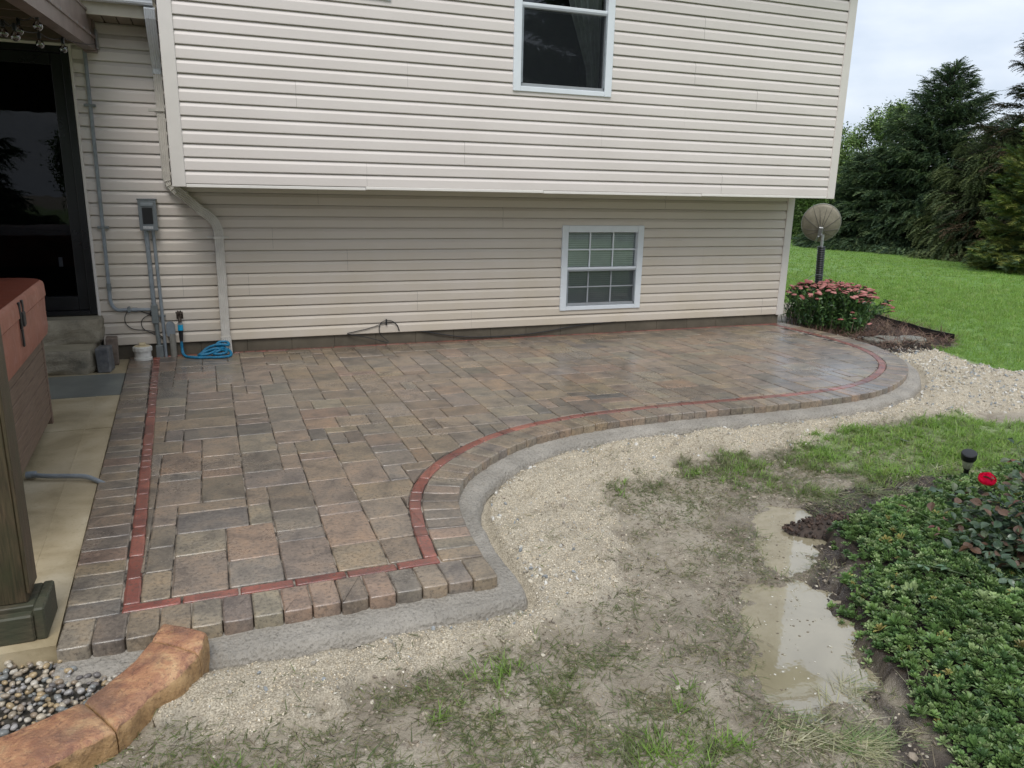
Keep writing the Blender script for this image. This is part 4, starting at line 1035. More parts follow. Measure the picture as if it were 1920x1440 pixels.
stack([cover_ring(.014, .615), cover_ring(.006, .66), cover_ring(.008, .75), cover_ring(.004, .838), cover_ring(.012, .842)], 'cover_skirt', M['cover'], False)
stack([cover_ring(.012, .838), cover_ring(-.002, .846), cover_ring(.0, .905), cover_ring(.006, .925), cover_ring(.020, .936)], 'cover_side', M['cover'], False)
ct = [cover_ring(.020, .936), cover_ring(.05, .940), cover_ring(.4, .948)]; stack(ct, 'cover_top', M['cover_top'])
cs = gp(28, 585, .86)
for dy in (0, .085):
    yy = 4.40+dy; xx = -.935+(5.35-yy)*.036
    MB().box(xx-.005, xx+.006, yy, yy+.028, .79, .925, .003).build('strap', M['black'], tub)
yy = 4.40; xx = -.935+(5.35-yy)*.036
MB().box(xx-.004, xx+.012, yy+.0285, yy+.0845, .80, .87, .004).build('buckle', M['black'], tub)
MB().box(xx-.003, xx+.005, yy+.005, yy+.03, .70, .789, .003).build('strap', M['black'], tub)
# drain conduit lying across the slab
cp = [gp(px, py, .02) for px, py in [(57, 888), (90, 890), (130, 890), (160, 891), (180, 894), (197, 898)]]
cp3 = spline([(x, y, .012-.012*max(0, i-3)) for i, (x, y) in enumerate(cp)], 5)
cd = empty('drain_conduit', (-.8, 4.3, 0)); tag(cd, 'grey flexible conduit lying across the slab from the hot tub', 'conduit')
MB().tube(cp3, .0125, 10).build('pipe', M['conduit'], cd); MB().tube([(cp[0][0]-.02, cp[0][1]+.005, .012), (cp[0][0]+.025, cp[0][1], .012)], .019, 12).build('fitting', M['conduit'], cd)

# ================================================================== SLAB, STEPS, LOOSE BLOCKS
slab = empty('concrete_slab', (-1.5, 5, -.1)); tag(slab, 'tan brushed concrete slab between patio pavers and hot tub', kind='structure')
sf = gp(50, 1222, -.02)[1]
def slab_piece(ya, yb, xa, xb0, xb1, mat, dz=0, name='slab_section'):
    b = MB().box(0, 1, 0, 1, -.11, -.014+dz, 0); 
    nb_ = []
    for x, y, z in b.v:
        Yv = ya+(yb-ya)*y; xr_ = (xl(Yv)-.004) if xb1 is None else xb1; xr0 = xa
        nb_.append((xr0+(xr_-xr0)*x, Yv, z))
    b.v = nb_; return b.build(name, mat, slab)
J1, J2, J3 = gp(150, 802, 0)[1], gp(205, 738, 0)[1], gp(230, 697, 0)[1]
slab_piece(sf, J1-.003, -4.2, 0, None, M['slab']); slab_piece(J1+.003, J2-.002, -4.2, 0, None, M['slab'], .0005)
slab_piece(J2+.002, J3, -4.2, 0, None, M['slab_grey'], .002); slab_piece(J3+.003, WY, -4.2, 0, None, M['slab'], -.001)
# old form line running up the slab
b = MB().box(-.006, .0, 0, 1, -.0135, -.0118, 0); b.v = [(xl(sf+.3+(J2-sf-.3)*y)-.155*1.0+x+.03*y*0, sf+.3+(J2-sf-.3)*y, z) for x, y, z in b.v]; b.build('seam_ridge', M['slab'], slab)
def step(name, x0, x1, yfront, yback, z0, z1, lab, skew=0, par=None):
    """rough faced step: face rings displaced, rounded right end"""
    r = .10; path = []
    for k in range(26): path.append((x0+(x1-r-x0)*k/25, yfront))
    for k in range(1, 9): a = PI/2*k/8; path.append((x1-r+r*math.sin(a), yfront+r-r*math.cos(a)))
    for k in range(1, 8): path.append((x1, yfront+r+(yback-yfront-r)*k/7))
    P = [(x, y+(skew*(x-x1) if y < yback-.02 else 0)) for x, y in path]
    zz = np.linspace(z0, z1, 9); vs = []
    for i, (x, y) in enumerate(P):
        q0 = P[max(i-1, 0)]; q1 = P[min(i+1, len(P)-1)]; tx_, ty_ = q1[0]-q0[0], q1[1]-q0[1]; l = math.hypot(tx_, ty_); n_ = (ty_/l, -tx_/l)
        for k, z in enumerate(zz):
            d = (float(fbm(i*.45, k*.8, 3, int(z0*100)+60))-.5)*.05-(.012 if k in (0, 8) else 0); vs.append((x+n_[0]*d, y+n_[1]*d, z+(0 if k in (0, 8) else random.uniform(-.004, .004))))
    n = 9; fs = [(i*n+k, (i+1)*n+k, (i+1)*n+k+1, i*n+k+1) for i in range(len(P)-1) for k in range(n-1)]
    b = MB().add(vs, fs, True); o = b.build('riser', M['step_stone'], par, True)
    tp = [vs[i*n+8] for i in range(len(P))]+[(x0, yback, z1)]
    o2 = MB().add([(x, y, z1+.0005) for x, y, z in tp], [tuple(range(len(tp)))]).build('tread', M['step_tread'], par)
    return o
steps = empty('stone_steps', (-1.5, 7, 0)); tag(steps, 'two rough stone textured concrete steps below the black patio door', 'steps')
s1 = gp(130, 704, -.01); e1 = gp(176, 690, -.01)
sA = wp(130, 655, s1[1]); 
step('step', -2.3, -.935, 6.87, WY-.002, -.015, .18, '', skew=-.10+.35*0, par=steps)
step('step', -2.3, -.895, 7.17, WY-.002, .18, .385, '', skew=-.05, par=steps)
def block(name, c, dims, rot, mat, lab, lean=0):
    dx, dy, dz = dims; b = MB().box(-dx/2, dx/2, -dy/2, dy/2, 0, dz, .008); o = b.build(name, mat); o.location = c; o.rotation_euler = (0, lean, rot)
    return tag(o, lab, 'paver block', 'loose paver blocks beside the steps')
block('paver_block', (-.862, 6.98, -.014), (.10, .16, .205), math.radians(-6), M['charcoal_block'], 'charcoal paver block standing on end beside the steps', -.03)
block('paver_block', (-.835, 7.24, -.014), (.09, .13, .235), math.radians(4), M['brown_block'], 'brown paver block standing on end nearest the wall', .02)

# ================================================================== UTILITIES ON THE WALL
YW = WY-.016
ds = empty('downspout', (-.2, YW, 1)); tag(ds, 'long beige downspout bending under the overhang to the patio', 'downspout')
def rect_sweep(pts, w_, d_, name, mat, par, ribs=True, bev=.006):
    """rectangular pipe with grooved front; pts (x,z[,y])"""
    P = [Vector((p[0], p[2] if len(p) > 2 else YW-d_/2-.012, p[1])) for p in pts]; vs = []
    prof = [(-w_/2+bev, -d_/2), (-w_/2, -d_/2+bev), (-w_/2, d_/2-bev), (-w_/2+bev, d_/2)]
    g = []; nrib = 4
    for k in range(nrib):
        u0 = -w_/2+bev+(w_-2*bev)*(k+.15)/nrib; u1 = -w_/2+bev+(w_-2*bev)*(k+.85)/nrib
        g += [(u0, d_/2), (u0+.002, d_/2-.004), (u1-.002, d_/2-.004), (u1, d_/2)] if ribs else []
    prof = prof+g+[(w_/2-bev, d_/2), (w_/2, d_/2-bev), (w_/2, -d_/2+bev), (w_/2-bev, -d_/2)]; n = len(prof)
    for i, p in enumerate(P):
        d = (P[min(i+1, len(P)-1)]-P[max(i-1, 0)]).normalized(); out = Vector((0, -1, 0)); out = (out-d*out.dot(d)).normalized(); side = d.cross(out).normalized()
        if side.x < 0: side = -side
        for u, v in prof: vs.append(tuple(p+side*u+out*v))
    fs = [(i*n+k, i*n+(k+1) % n, (i+1)*n+(k+1) % n, (i+1)*n+k) for i in range(len(P)-1) for k in range(n)]+[tuple(range(n)), tuple((len(P)-1)*n+k for k in reversed(range(n)))]
    b = MB().add(vs, fs); return b.build(name, mat, par)
uX = -.290; lX = wp(409, 432, YW)[0]; lX2 = wp(421, 600, YW)[0]
yy0 = YW-.04
rect_sweep([(uX-.006, 2.80, 6.97), (uX-.006, 2.74, 7.0), (uX-.004, 2.62, 7.13), (uX-.002, 2.50, 7.29), (uX, 2.42, yy0), (uX, 2.37, yy0)], .078, .055, 'top_elbow', M['gutter_white'], ds)
rect_sweep([(uX, 2.369), (uX, 1.58)], .074, .052, 'pipe_section', M['downspout'], ds)
def arcpts(p0, p1, p2, n=7):
    return [((1-t)**2*p0[0]+2*t*(1-t)*p1[0]+t*t*p2[0], (1-t)**2*p0[1]+2*t*(1-t)*p1[1]+t*t*p2[1]) for t in np.linspace(0, 1, n)]
eA = arcpts((uX, 1.60), (uX, 1.46), (uX+.14, 1.395), 8); eB = arcpts((lX-.15, 1.285), (lX, 1.22), (lX+.004, 1.07), 8)
rect_sweep(eA, .082, .06, 'elbow', M['downspout'], ds); rect_sweep([eA[-2], eB[1]], .076, .054, 'pipe_section', M['downspout'], ds); rect_sweep(eB, .082, .06, 'elbow', M['downspout'], ds)
for e_ in (eA, eB):
    for q_ in range(1, len(e_)-1):
        x_, z_ = e_[q_]; 
rect_sweep([(lX+.003, 1.09), (lX2, .155)], .076, .054, 'pipe_section', M['downspout'], ds)
rect_sweep([(lX2, .16), (lX2+.003, .09), (lX2+.006, .0, YW-.055)], .088, .066, 'foot', M['downspout'], ds)
for xx, zz in ((uX, 2.09), ((lX+.003), 1.045)):
    b = MB().box(xx-.10, xx-.044, YW-.006, YW+.001, zz-.012, zz+.012, .002).box(xx+.044, xx+.085, YW-.006, YW+.001, zz-.012, zz+.012, .002).box(xx-.0435, xx+.0435, YW-.074, YW-.069, zz-.012, zz+.012, .001).box(xx-.047, xx-.0436, YW-.072, YW-.003, zz-.012, zz+.012).box(xx+.0436, xx+.047, YW-.072, YW-.003, zz-.012, zz+.012)
    b.build('strap', M['downspout'], ds)
for e_ in (eA, eB):
    for q_ in range(2, 7):
        a = Vector((e_[q_][0], 0, e_[q_][1])); d = Vector((e_[q_+1][0]-e_[q_-1][0], 0, e_[q_+1][1]-e_[q_-1][1])).normalized() if q_ < 7 else Vector((0, 0, -1)); s = Vector((-d.z, 0, d.x))
        MB().tube([a+s*.038+Vector((0, YW-.075, 0)), a-s*.038+Vector((0, YW-.075, 0))], .0035, 6).build('crimp', M['downspout'], ds)
# conduit run
cn_ = empty('wall_conduit', (-.81, YW, 1.2)); tag(cn_, 'long grey conduit running down the siding beside the door', 'conduit')
cx = -.815; yc = YW-.022
pth = [(cx+.002, yc, 2.52), (cx, yc, 1.9), (cx-.008, yc, .62)]; MB().tube(pth, .0145, 12).build('pipe', M['conduit'], cn_)
a = [(cx-.008, yc, .625), (cx-.006, yc, .50), (cx+.03, yc, .435), (cx+.10, yc, .428)]; MB().tube(spline(a, 6), .0148, 12).build('bend', M['conduit'], cn_)
MB().tube([(cx+.10, yc, .428), (-.515, yc, .424)], .0145, 12).build('pipe', M['conduit'], cn_)
MB().tube([(cx-.008, yc, .60), (cx-.008, yc, .66)], .0185, 12).build('coupling', M['conduit_dark'], cn_)
MB().tube([(-.66, yc, .427), (-.62, yc, .426)], .0185, 12).build('coupling', M['conduit'], cn_)
for zz in (2.10, 1.13): MB().box(cx-.045, cx+.04, YW-.04, YW-.036, zz-.010, zz+.010, .001).box(cx-.045, cx-.022, YW-.036, YW, zz-.01, zz+.01).box(cx+.018, cx+.04, YW-.036, YW, zz-.01, zz+.01).build('clamp', M['conduit_dark'], cn_)
MB().box(-.697, -.675, YW-.05, YW, .405, .455, .004).build('clamp', M['conduit_dark'], cn_)
# disconnect box
db = empty('disconnect_box', (-.46, YW, 1.1)); tag(db, 'grey electrical disconnect box with black window on the siding', 'electrical box')
MB().box(-.528, -.398, YW-.085, YW, 1.115, 1.355, .006).build('enclosure', M['box_grey'], db)
MB().box(-.534, -.392, YW-.092, YW-.0855, 1.108, 1.362, .003).build('front_plate', M['box_grey'], db)
MB().box(-.505, -.425, YW-.100, YW-.0925, 1.165, 1.300, .004).build('switch_cover', M['black'], db)
MB().box(-.515, -.415, YW-.098, YW-.0925, 1.312, 1.340, .003).build('latch_plate', M['conduit'], db)
MB().box(-.508, -.43, YW-.095, YW-.0923, 1.122, 1.145, .001).build('sticker', M['label_white'], db)
MB().box(-.540, -.386, YW-.096, YW, 1.3625, 1.372, .003).build('rain_lip', M['box_grey'], db)
MB().tube([(-.492, yc-.01, 1.115), (-.486, yc-.01, .46)], .0185, 12).build('pipe', M['conduit'], db)
MB().box(-.512, -.458, YW-.055, YW, .30, .47, .008).build('junction_body', M['conduit_dark'], db)
MB().tube([(-.482, yc-.006, .30), (-.474, yc-.006, .10)], .0175, 12).build('pipe', M['conduit_dark'], db)
MB().box(-.502, -.442, YW-.060, YW, -.006, .105, .004).build('ground_sleeve', M['conduit_dark'], db)
MB().tube([(-.437, yc-.01, 1.115), (-.428, yc-.01, .5), (-.425, yc-.01, -.004)], .0135, 12).build('pipe', M['conduit'], db)
MB().box(-.455, -.40, YW-.034, YW, .355, .372, .002).build('clamp', M['conduit_dark'], db)
# black cable loops
cb_ = empty('cable_loop', (-.6, YW, .3)); tag(cb_, 'thin black cable looping on the siding beside the grey conduits', 'cable')
def wl(l, y=YW-.012): return [(wp(px, py, y)[0], y, wp(px, py, y)[1]) for px, py in l]
MB().tube(spline(wl([(240, 582), (234, 595), (237, 608), (250, 617), (270, 619), (290, 622), (305, 632)]), 6), .0035, 6).build('cable', M['black'], cb_)
MB().tube(spline(wl([(262, 583), (278, 588), (284, 588), (270, 596), (265, 606), (270, 617), (285, 625), (300, 632), (306, 636)]), 6), .0035, 6).build('cable', M['black'], cb_)
MB().box(*[wp(285, 588, YW)[0]-.014, wp(285, 588, YW)[0]+.014], YW-.03, YW, wp(285, 588, YW)[1]-.02, wp(285, 588, YW)[1]+.02, .006).build('cable_clip', M['black'], cb_)
# long cable at the foot of the wall
lc = empty('coax_cable', (1.6, YW, .1)); tag(lc, 'long black cable tied in a loop at the foot of the siding', 'cable')
MB().tube(spline(wl([(651, 625), (690, 616), (720, 606), (735, 604), (744, 610), (749, 620)], YW-.012), 6), .004, 6).build('cable', M['black'], lc)
MB().tube(spline(wl([(651, 626), (690, 633), (728, 642), (714, 628), (711, 614), (716, 604), (725, 601), (735, 602), (745, 610), (748, 620)], YW-.016), 6), .004, 6).build('cable', M['black'], lc)
MB().tube(spline(wl([(655, 625), (600, 628), (540, 631), (450, 634)], WY-.01), 6), .004, 6).build('cable', M['black'], lc)
MB().tube(spline(wl([(745, 620), (790, 621), (830, 627), (880, 632), (960, 629), (1020, 622), (1080, 611), (1160, 602)], WY-.012), 6), .0055, 6).build('cable', M['black'], lc)
cc = wl([(724.5, 604)], YW-.015)[0]; MB().box(cc[0]-.006, cc[0]+.006, YW-.024, YW, cc[2]-.03, cc[2]+.03, .002).build('cable_clip', M['black'], lc)
# oval access plate
op = empty('oval_access_plate', (-.37, YW, .1)); tag(op, 'grey oval utility plate on a stub pipe beside the tap', 'utility cover')
vs = []; cxo = wp(320, 617, YW-.03)[0]; zo0, zo1 = wp(322, 632, YW-.03)[1], wp(319, 603, YW-.03)[1]; r = .036
prof = [(cxo+r*math.cos(a), zo1-r+r*math.sin(a)) for a in np.linspace(0, PI, 12)]+[(cxo+r*math.cos(a), zo0+r+r*math.sin(a)) for a in np.linspace(PI, 2*PI, 12)]
MB().extrude(prof, lambda u, v: (u, YW-.002, v), lambda u, v: (u, YW-.042, v)).build('plate', M['conduit'], op)
MB().extrude([(cxo+(u-cxo)*.82, (zo0+zo1)/2+(v-(zo0+zo1)/2)*.9) for u, v in prof], lambda u, v: (u, YW-.0425, v), lambda u, v: (u, YW-.046, v)).build('lid', M['conduit'], op)
MB().tube([(cxo+.008, YW-.026, zo0+.03), (cxo+.01, YW-.03, -.004)], .028, 14).build('stub_pipe', M['pvc_grey'] if 'pvc_grey' in M else M.setdefault('pvc_grey', simple('pvc_grey', (.25, .24, .21), .5)), op)
# tap
tp_ = empty('hose_tap', (-.29, YW, .35)); tag(tp_, 'dark corroded outdoor tap on rust stained siding', 'tap')
tX, tZ = wp(337, 592, YW)
MB().tube([(tX, YW+.01, tZ+.0), (tX, YW-.06, tZ), (tX, YW-.085, tZ-.02), (tX, YW-.09, tZ-.045)], .014, 10).build('spout', M['brass'], tp_)
hd = MB().tube([(tX, YW-.055, tZ+.004), (tX, YW-.068, tZ+.038)], .009, 8)
for k in range(6):
    a = PI*2*k/6; hd.tube([(tX+.030*math.cos(a), YW-.069, tZ+.040+.014*math.sin(a)), (tX, YW-.067, tZ+.038)], .0085, 6)
hd.build('handle', M['brass'], tp_); MB().lathe([(.026, 0), (.026, .006)], (0, 0, 0), 12)
MB().box(tX-.028, tX+.028, YW-.006, YW+.001, tZ-.028, tZ+.022, .003).build('flange', M['brass'], tp_)
# hose
hs = empty('garden_hose', (-.1, 7.3, 0)); tag(hs, 'blue expandable garden hose coiled by the downspout foot', 'garden hose')
MB().tube([(tX, YW-.09, tZ-.045), (tX, YW-.09, tZ-.066)], .019, 14).build('collar', M['galv'], hs)
MB().tube([(tX+.001, YW-.09, tZ-.066), (tX+.001, YW-.09, tZ-.115)], .0225, 16).build('connector', M['blue_bright'], hs)
MB().tube([(tX+.001, YW-.09, tZ-.115), (tX, YW-.09, tZ-.17), (tX, YW-.09, tZ-.215)], [.0215, .017, .013], 14).build('grip_sleeve', M['black'], hs)
hp_ = [(tX, YW-.09, tZ-.21), (tX, YW-.095, .07), (tX+.02, 7.27, .018), (tX+.10, 7.20, .012), (tX+.22, 7.17, .012), (.02, 7.15, .013), (.11, 7.19, .014), (.11, 7.27, .04), (.05, 7.31, .07), (.0, 7.30, .09), (.03, 7.33, .115), (.09, 7.33, .115), (.10, 7.30, .09),
    (.02, 7.29, .10), (-.07, 7.30, .075), (-.13, 7.28, .03), (-.15, 7.24, .022), (-.08, 7.25, .055), (.0, 7.24, .075), (.03, 7.24, .06), (-.03, 7.22, .035), (.02, 7.20, .03), (.08, 7.22, .04), (.06, 7.27, .05), (-.02, 7.29, .05), (-.10, 7.24, .03), (-.14, 7.20, .03), (-.06, 7.20, .04), (.02, 7.26, .065), (.07, 7.31, .07)]
MB().tube(spline(hp_, 7), .0125, 10).build('hose', M['hose_blue'], hs)
# cleanout cap
co = empty('pipe_cleanout', (-.60, 7.28, 0)); tag(co, 'white capped drain cleanout pipe at the patio corner by the wall', 'drain cleanout')
cX, cY = gp(271, 668, .0); cY = min(cY, 7.3)
MB().lathe([(.074, -.004), (.074, .018), (.068, .020), (.067, .075)], (cX, cY, 0), 28).build('pipe', M['pvc'], co)
cap = MB().lathe([(.073, .0755), (.075, .08), (.075, .112), (.069, .119), (.030, .121)], (cX, cY, 0), 28)
for k in range(14): a = 2*PI*k/14; cap.tube([(cX+.075*math.cos(a), cY+.075*math.sin(a), .08), (cX+.075*math.cos(a), cY+.075*math.sin(a), .112)], .0035, 5)
cap.build('cap', M['pvc'], co); MB().lathe([(.066, .1195), (.060, .1235), (.02, .1245)], (cX, cY, 0), 24).build('cap_face', M['pvc_yellow'], co); MB().box(cX-.024, cX+.03, cY-.024, cY+.024, .124, .148, .004).build('wrench_nub', M['pvc_yellow'], co)

# ================================================================== STAINED CURB AND PEBBLES
CT = .033; CZL = -.018
def _cz(i): return CZL+(CT-CZL)*float(sstep(3.5, 8, i))
inn = [gp(px, py, _cz(i)) for i, (px, py) in enumerate([(-230, 1455), (-110, 1418), (0, 1379), (61, 1354), (157, 1311), (214, 1269), (254, 1235), (284, 1197), (306, 1166)])]
out_ = [gp(px, py, _cz(i)) for i, (px, py) in enumerate([(-150, 1545), (-30, 1490), (73, 1437), (147, 1400), (216, 1363), (275, 1306), (336, 1260), (369, 1220), (386, 1182)])]
SI = np.array(spline(inn, 10)); SO = np.array(spline(out_, 10))
def cut(a, b): # parameter a..b of the 8 spans
    ia, ib = int(a*10), int(b*10); return [tuple(p) for p in SO[ia:ib+1]]+[tuple(p) for p in SI[ia:ib+1][::-1]]
curb = empty('stained_curb', (-.35, 2.3, -.07)); tag(curb, 'curved copper stained concrete curb of cast segments at bottom left', 'garden curb')
def czt(t_): return CT if t_ >= 8 else (CZL+(CT-CZL)*float(sstep(3.5, 8, t_)))
for (a, b_) in ((0, 1.46), (1.5, 3.96), (4.0, 6.97), (7.0, 8.0)):
    ns = max(4, int((b_-a)*9)); vs = []; npr = 16
    for i in range(ns+1):
        tt = a+(b_-a)*i/ns; k_ = min(tt*10, 79.999); i0_ = int(k_); f_ = k_-i0_; po = SO[i0_]*(1-f_)+SO[min(i0_+1, len(SO)-1)]*f_; pi_ = SI[i0_]*(1-f_)+SI[min(i0_+1, len(SI)-1)]*f_
        zt = czt(tt); w_ = np.linalg.norm(pi_-po); e_ = (pi_-po)/w_; endr = .010*max(0, 1-min(i, ns-i)/1.0)
        pr = [(-.006, -.14), (-.010, zt-.055), (-.008, zt-.030), (-.005, zt-.012), (.002, zt-.002), (.012, zt+.001), (w_*.35, zt+.003), (w_*.5, zt+.004), (w_*.65, zt+.003), (w_-.012, zt+.001), (w_-.004, zt-.003), (w_+.001, zt-.012), (w_+.003, zt-.04), (w_+.004, -.14)]
        npr = len(pr)
        for j, (u, zz_) in enumerate(pr):
            q = po+e_*u; jz = (float(fbm(q[0]*24+j, q[1]*24, 3, 71))-.5)*(.010 if j < 5 else .004); q = q+e_*((float(fbm(q[0]*30, q[1]*30+j*3, 3, 72))-.5)*(.022 if 0 < j < 5 else .008))
            vs.append((q[0], q[1], zz_+(jz if 0 < j < npr-1 else 0)-(endr if 0 < j < npr-1 else 0)))
    fs = [(i*npr+j, (i+1)*npr+j, (i+1)*npr+j+1, i*npr+j+1) for i in range(ns) for j in range(npr-1)]+[tuple(range(npr)), tuple(ns*npr+j for j in reversed(range(npr)))]
    mi = [1 if (j < 3 or j > 10) else 0 for i in range(ns) for j in range(npr-1)]+[1, 1]
    o = mesh_obj('curb_segment', np.array(vs)-np.array(curb.location), fs, None, curb, smooth=True, mats=[M['curb'], M['curb_side']], mi=mi)
    import bmesh as _bm
    bm_ = _bm.new(); bm_.from_mesh(o.data); _bm.ops.recalc_face_normals(bm_, faces=bm_.faces); bm_.to_mesh(o.data); bm_.free()
    o.data.set_sharp_from_angle(angle=math.radians(55))
peb = empty('pebble_bed', (-.6, 2.45, -.08)); tag(peb, 'bed of mixed brown and grey river pebbles inside the curb', kind='structure')
PEB = [(x, y) for x, y in [tuple(p) for p in SI[10:75:6]]]+[gp(px, py, -.06) for px, py in [(262, 1232), (215, 1262), (165, 1262), (110, 1238), (0, 1232), (-200, 1225), (-400, 1300)]]
pcol = [tuple(1.25*v_ for v_ in c_) for c_ in [(.24, .20, .15), (.17, .15, .13), (.30, .26, .20), (.11, .10, .095), (.36, .33, .28), (.20, .155, .11), (.26, .25, .24), (.28, .21, .12), (.15, .155, .15)]]
pm = []
for k, c in enumerate(pcol): pm.append(simple('pebble_%s' % ['tan', 'grey_brown', 'sand', 'dark', 'pale', 'brown', 'grey', 'ochre', 'slate'][k], c, .28, var=.25, ns=70))
pmesh = []
for k in range(18):
    vs, fs = ico(2, .07, (1, random.uniform(.65, .95), random.uniform(.5, .75)), k); me_ = bpy.data.meshes.new('pebble'); me_.from_pydata(vs, [], fs); me_.materials.append(pm[k % 9]); me_.polygons.foreach_set('use_smooth', [True]*len(me_.polygons)); pmesh.append(me_)
cand = []; tries = 0
while len(cand) < 760 and tries < 60000:
    tries += 1; x = random.uniform(-1.25, -.15); y = random.uniform(1.95, 2.85)
    if poly_sd(np.array([x]), np.array([y]), PEB)[0] > -.006: continue
    r = random.uniform(.007, .0155); lay = 0
    if any((x-a)**2+(y-b)**2 < ((r+q)*.78)**2 for a, b, q, _ in cand if abs(x-a) < .04): 
        if random.random() > .02: continue
        lay = 1
    cand.append((x, y, r, lay))
vis = [c for c in cand if c[0] > -.80]; random.shuffle(vis); vis.sort(key=lambda c: -c[2])
def peb_obj(c, me_):
    o = bpy.data.objects.new('pebble', me_); C.objects.link(o); o.parent = peb
    o.location = Vector((c[0], c[1], -.070+c[2]*.25+c[3]*.018+random.uniform(-.004, .006)))-peb.location; o.rotation_euler = (random.uniform(-.5, .5), random.uniform(-.5, .5), random.uniform(0, 6.28)); o.scale = (c[2],)*3
for c in vis[:300]: peb_obj(c, random.choice(pmesh))
oth = [c for c in cand if c not in set(vis[:300])]
if oth:
    P3 = [(c[0]-peb.location.x, c[1]-peb.location.y, -.072-peb.location.z+c[2]*.2) for c in oth]
    o = scatter('small_pebbles', [ico(1, .1, (1, .8, .65), k) for k in range(4)], M['gravel'], P3, np.c_[rng.uniform(-.5, .5, (len(oth), 2)), rng.uniform(0, 6.28, len(oth))], [c[2] for c in oth], np.array([random.choice(pcol) for _ in oth]), peb, smooth=True); tag(o, kind='stuff')
b = MB().add([(x, y, -.078) for x, y in PEB], [tuple(range(len(PEB)))]); o = b.build('pebble_soil', M['soil_dark'] if 'soil_dark' in M else M.setdefault('soil_dark', simple('soil_dark', (.05, .045, .035), .7, var=.4)), peb)
if o.data.polygons[0].normal.z < 0: o.data.flip_normals()
tag(o, kind='stuff')

# ================================================================== GRAVEL
def sample(n, x0, x1, y0, y1, dens):
    x = rng.uniform(x0, x1, n); y = rng.uniform(y0, y1, n); z = zones(x, y); d = dens(x, y, z); k = rng.random(n) < d
    return x[k], y[k], {a: b[k] for a, b in z.items()}
def put(x, y, z, dz=0): return np.c_[x, y, height(x, y, z)+dz]
gcol = 1.28*np.array([(.46, .40, .30), (.52, .46, .35), (.40, .33, .23), (.30, .25, .18), (.56, .52, .44), (.22, .19, .15), (.40, .36, .30), (.34, .34, .33)])
x, y, z = sample(150000, -.5, 7.5, 2.1, 7.0, lambda x, y, z: z['gravel']*(z['patio'] > .0)*np.clip(1.35-.16*np.hypot(x, y), .25, 1))
n = len(x); far = np.hypot(x, y)
s = rng.uniform(.0022, .0048, n)*(1+.16*np.maximum(0, far-3)); 
o = scatter('gravel', [ico(1, .22, (1, .8, .7), k) for k in range(5)], M['gravel'], put(x, y, z, .001), rng.uniform(0, 6.28, (n, 3)), s, gcol[rng.choice(8, n, p=[.24, .22, .16, .10, .10, .07, .07, .04])]*rng.uniform(.75, 1.1, (n, 1))*np.clip(.45+1.15*fbm((x*.8+y*.6)*4, (y*.8-x*.6)*9, 4, 78), .5, 1.1)[:, None])
tag(o, 'tan pea gravel raked along the patio edge', kind='stuff')
def chips(x, y, z):
    near = np.exp(-((z['patio']-.03)/.05)**2)*.8; right = sstep(4.8, 6.3, x)*.55*np.clip(.35+fbm(x*3, y*3, 3, 70), 0, 1)
    corner = np.exp(-((x-1.25)**2+(y-2.75)**2)/.06)*.9
    return z['gravel']*(z['patio'] > .008)*np.clip(near*.5+right+corner*.6+.05, 0, 1)
x, y, z = sample(26000, -.5, 7.5, 2.1, 7.0, chips); n = len(x)
o = scatter('stone_chips', [ico(1, .3, (1, .75, .55), 30+k) for k in range(6)], M['gravel'], put(x, y, z, .003), rng.uniform(0, 6.28, (n, 3)), rng.uniform(.005, .013, n)*(.9+.08*np.hypot(x, y)), np.array([(.55, .52, .44), (.48, .43, .34), (.62, .60, .55), (.36, .33, .28), (.30, .32, .33)])[rng.integers(0, 5, n)]*rng.uniform(.8, 1.1, (n, 1)))
tag(o, 'pale limestone chips scattered over the gravel', kind='stuff')

# ================================================================== GRASS
def blade(L_, w_, bend, az, lean, seg=3, twist=0):
    vs = []; fs = []; d = np.array([math.cos(az), math.sin(az)]); s_ = np.array([-d[1], d[0]])
    h = 0; r = 0; ang = lean
    for k in range(seg+1):
        t_ = k/seg; ww = w_*(1-t_**1.6)*.5+.0002
        c = np.array([d[0]*r, d[1]*r, h]); sv = np.array([s_[0], s_[1], 0])*ww
        if k < seg: vs += [tuple(c-sv), tuple(c+sv)]
        else: vs.append(tuple(c))
        ang += bend/seg; r += math.sin(ang)*L_/seg; h += math.cos(ang)*L_/seg
    for k in range(seg-1): fs.append((2*k, 2*k+1, 2*k+3, 2*k+2))
    fs.append((2*(seg-1), 2*(seg-1)+1, 2*seg)); return vs, fs
def tuft(n, L0, L1, w_, lean0, lean1, b0, b1, spread, seed, az=None, minz=None):
    r = random.Random(seed); V = []; Fc = []
    for _ in range(n):
        a = r.uniform(0, 6.28) if az is None else r.gauss(az, .5)
        vs, fs = blade(r.uniform(L0, L1), w_*r.uniform(.7, 1.2), r.uniform(b0, b1), a, r.uniform(lean0, lean1)); ox, oy = r.uniform(-spread, spread), r.uniform(-spread, spread); o = len(V)
        V += [(x+ox, y+oy, (z if minz is None else max(z, minz))) for x, y, z in vs]; Fc += [tuple(i+o for i in f) for f in fs]
    return V, Fc
def gtint(n, cols, p=None, v=.2): return np.array(cols)[rng.choice(len(cols), n, p=p)]*rng.uniform(1-v, 1+v, (n, 1))
GR = [(.195, .335, .055), (.24, .39, .07), (.165, .28, .05), (.31, .40, .11)]
MUDG = [(.17, .20, .075), (.22, .235, .11), (.13, .155, .065), (.32, .29, .16), (.14, .20, .06), (.24, .20, .13)]
lawnp = [tuft(16, .025, .055, .0035, .1, .8, .2, .9, .045, k) for k in range(6)]
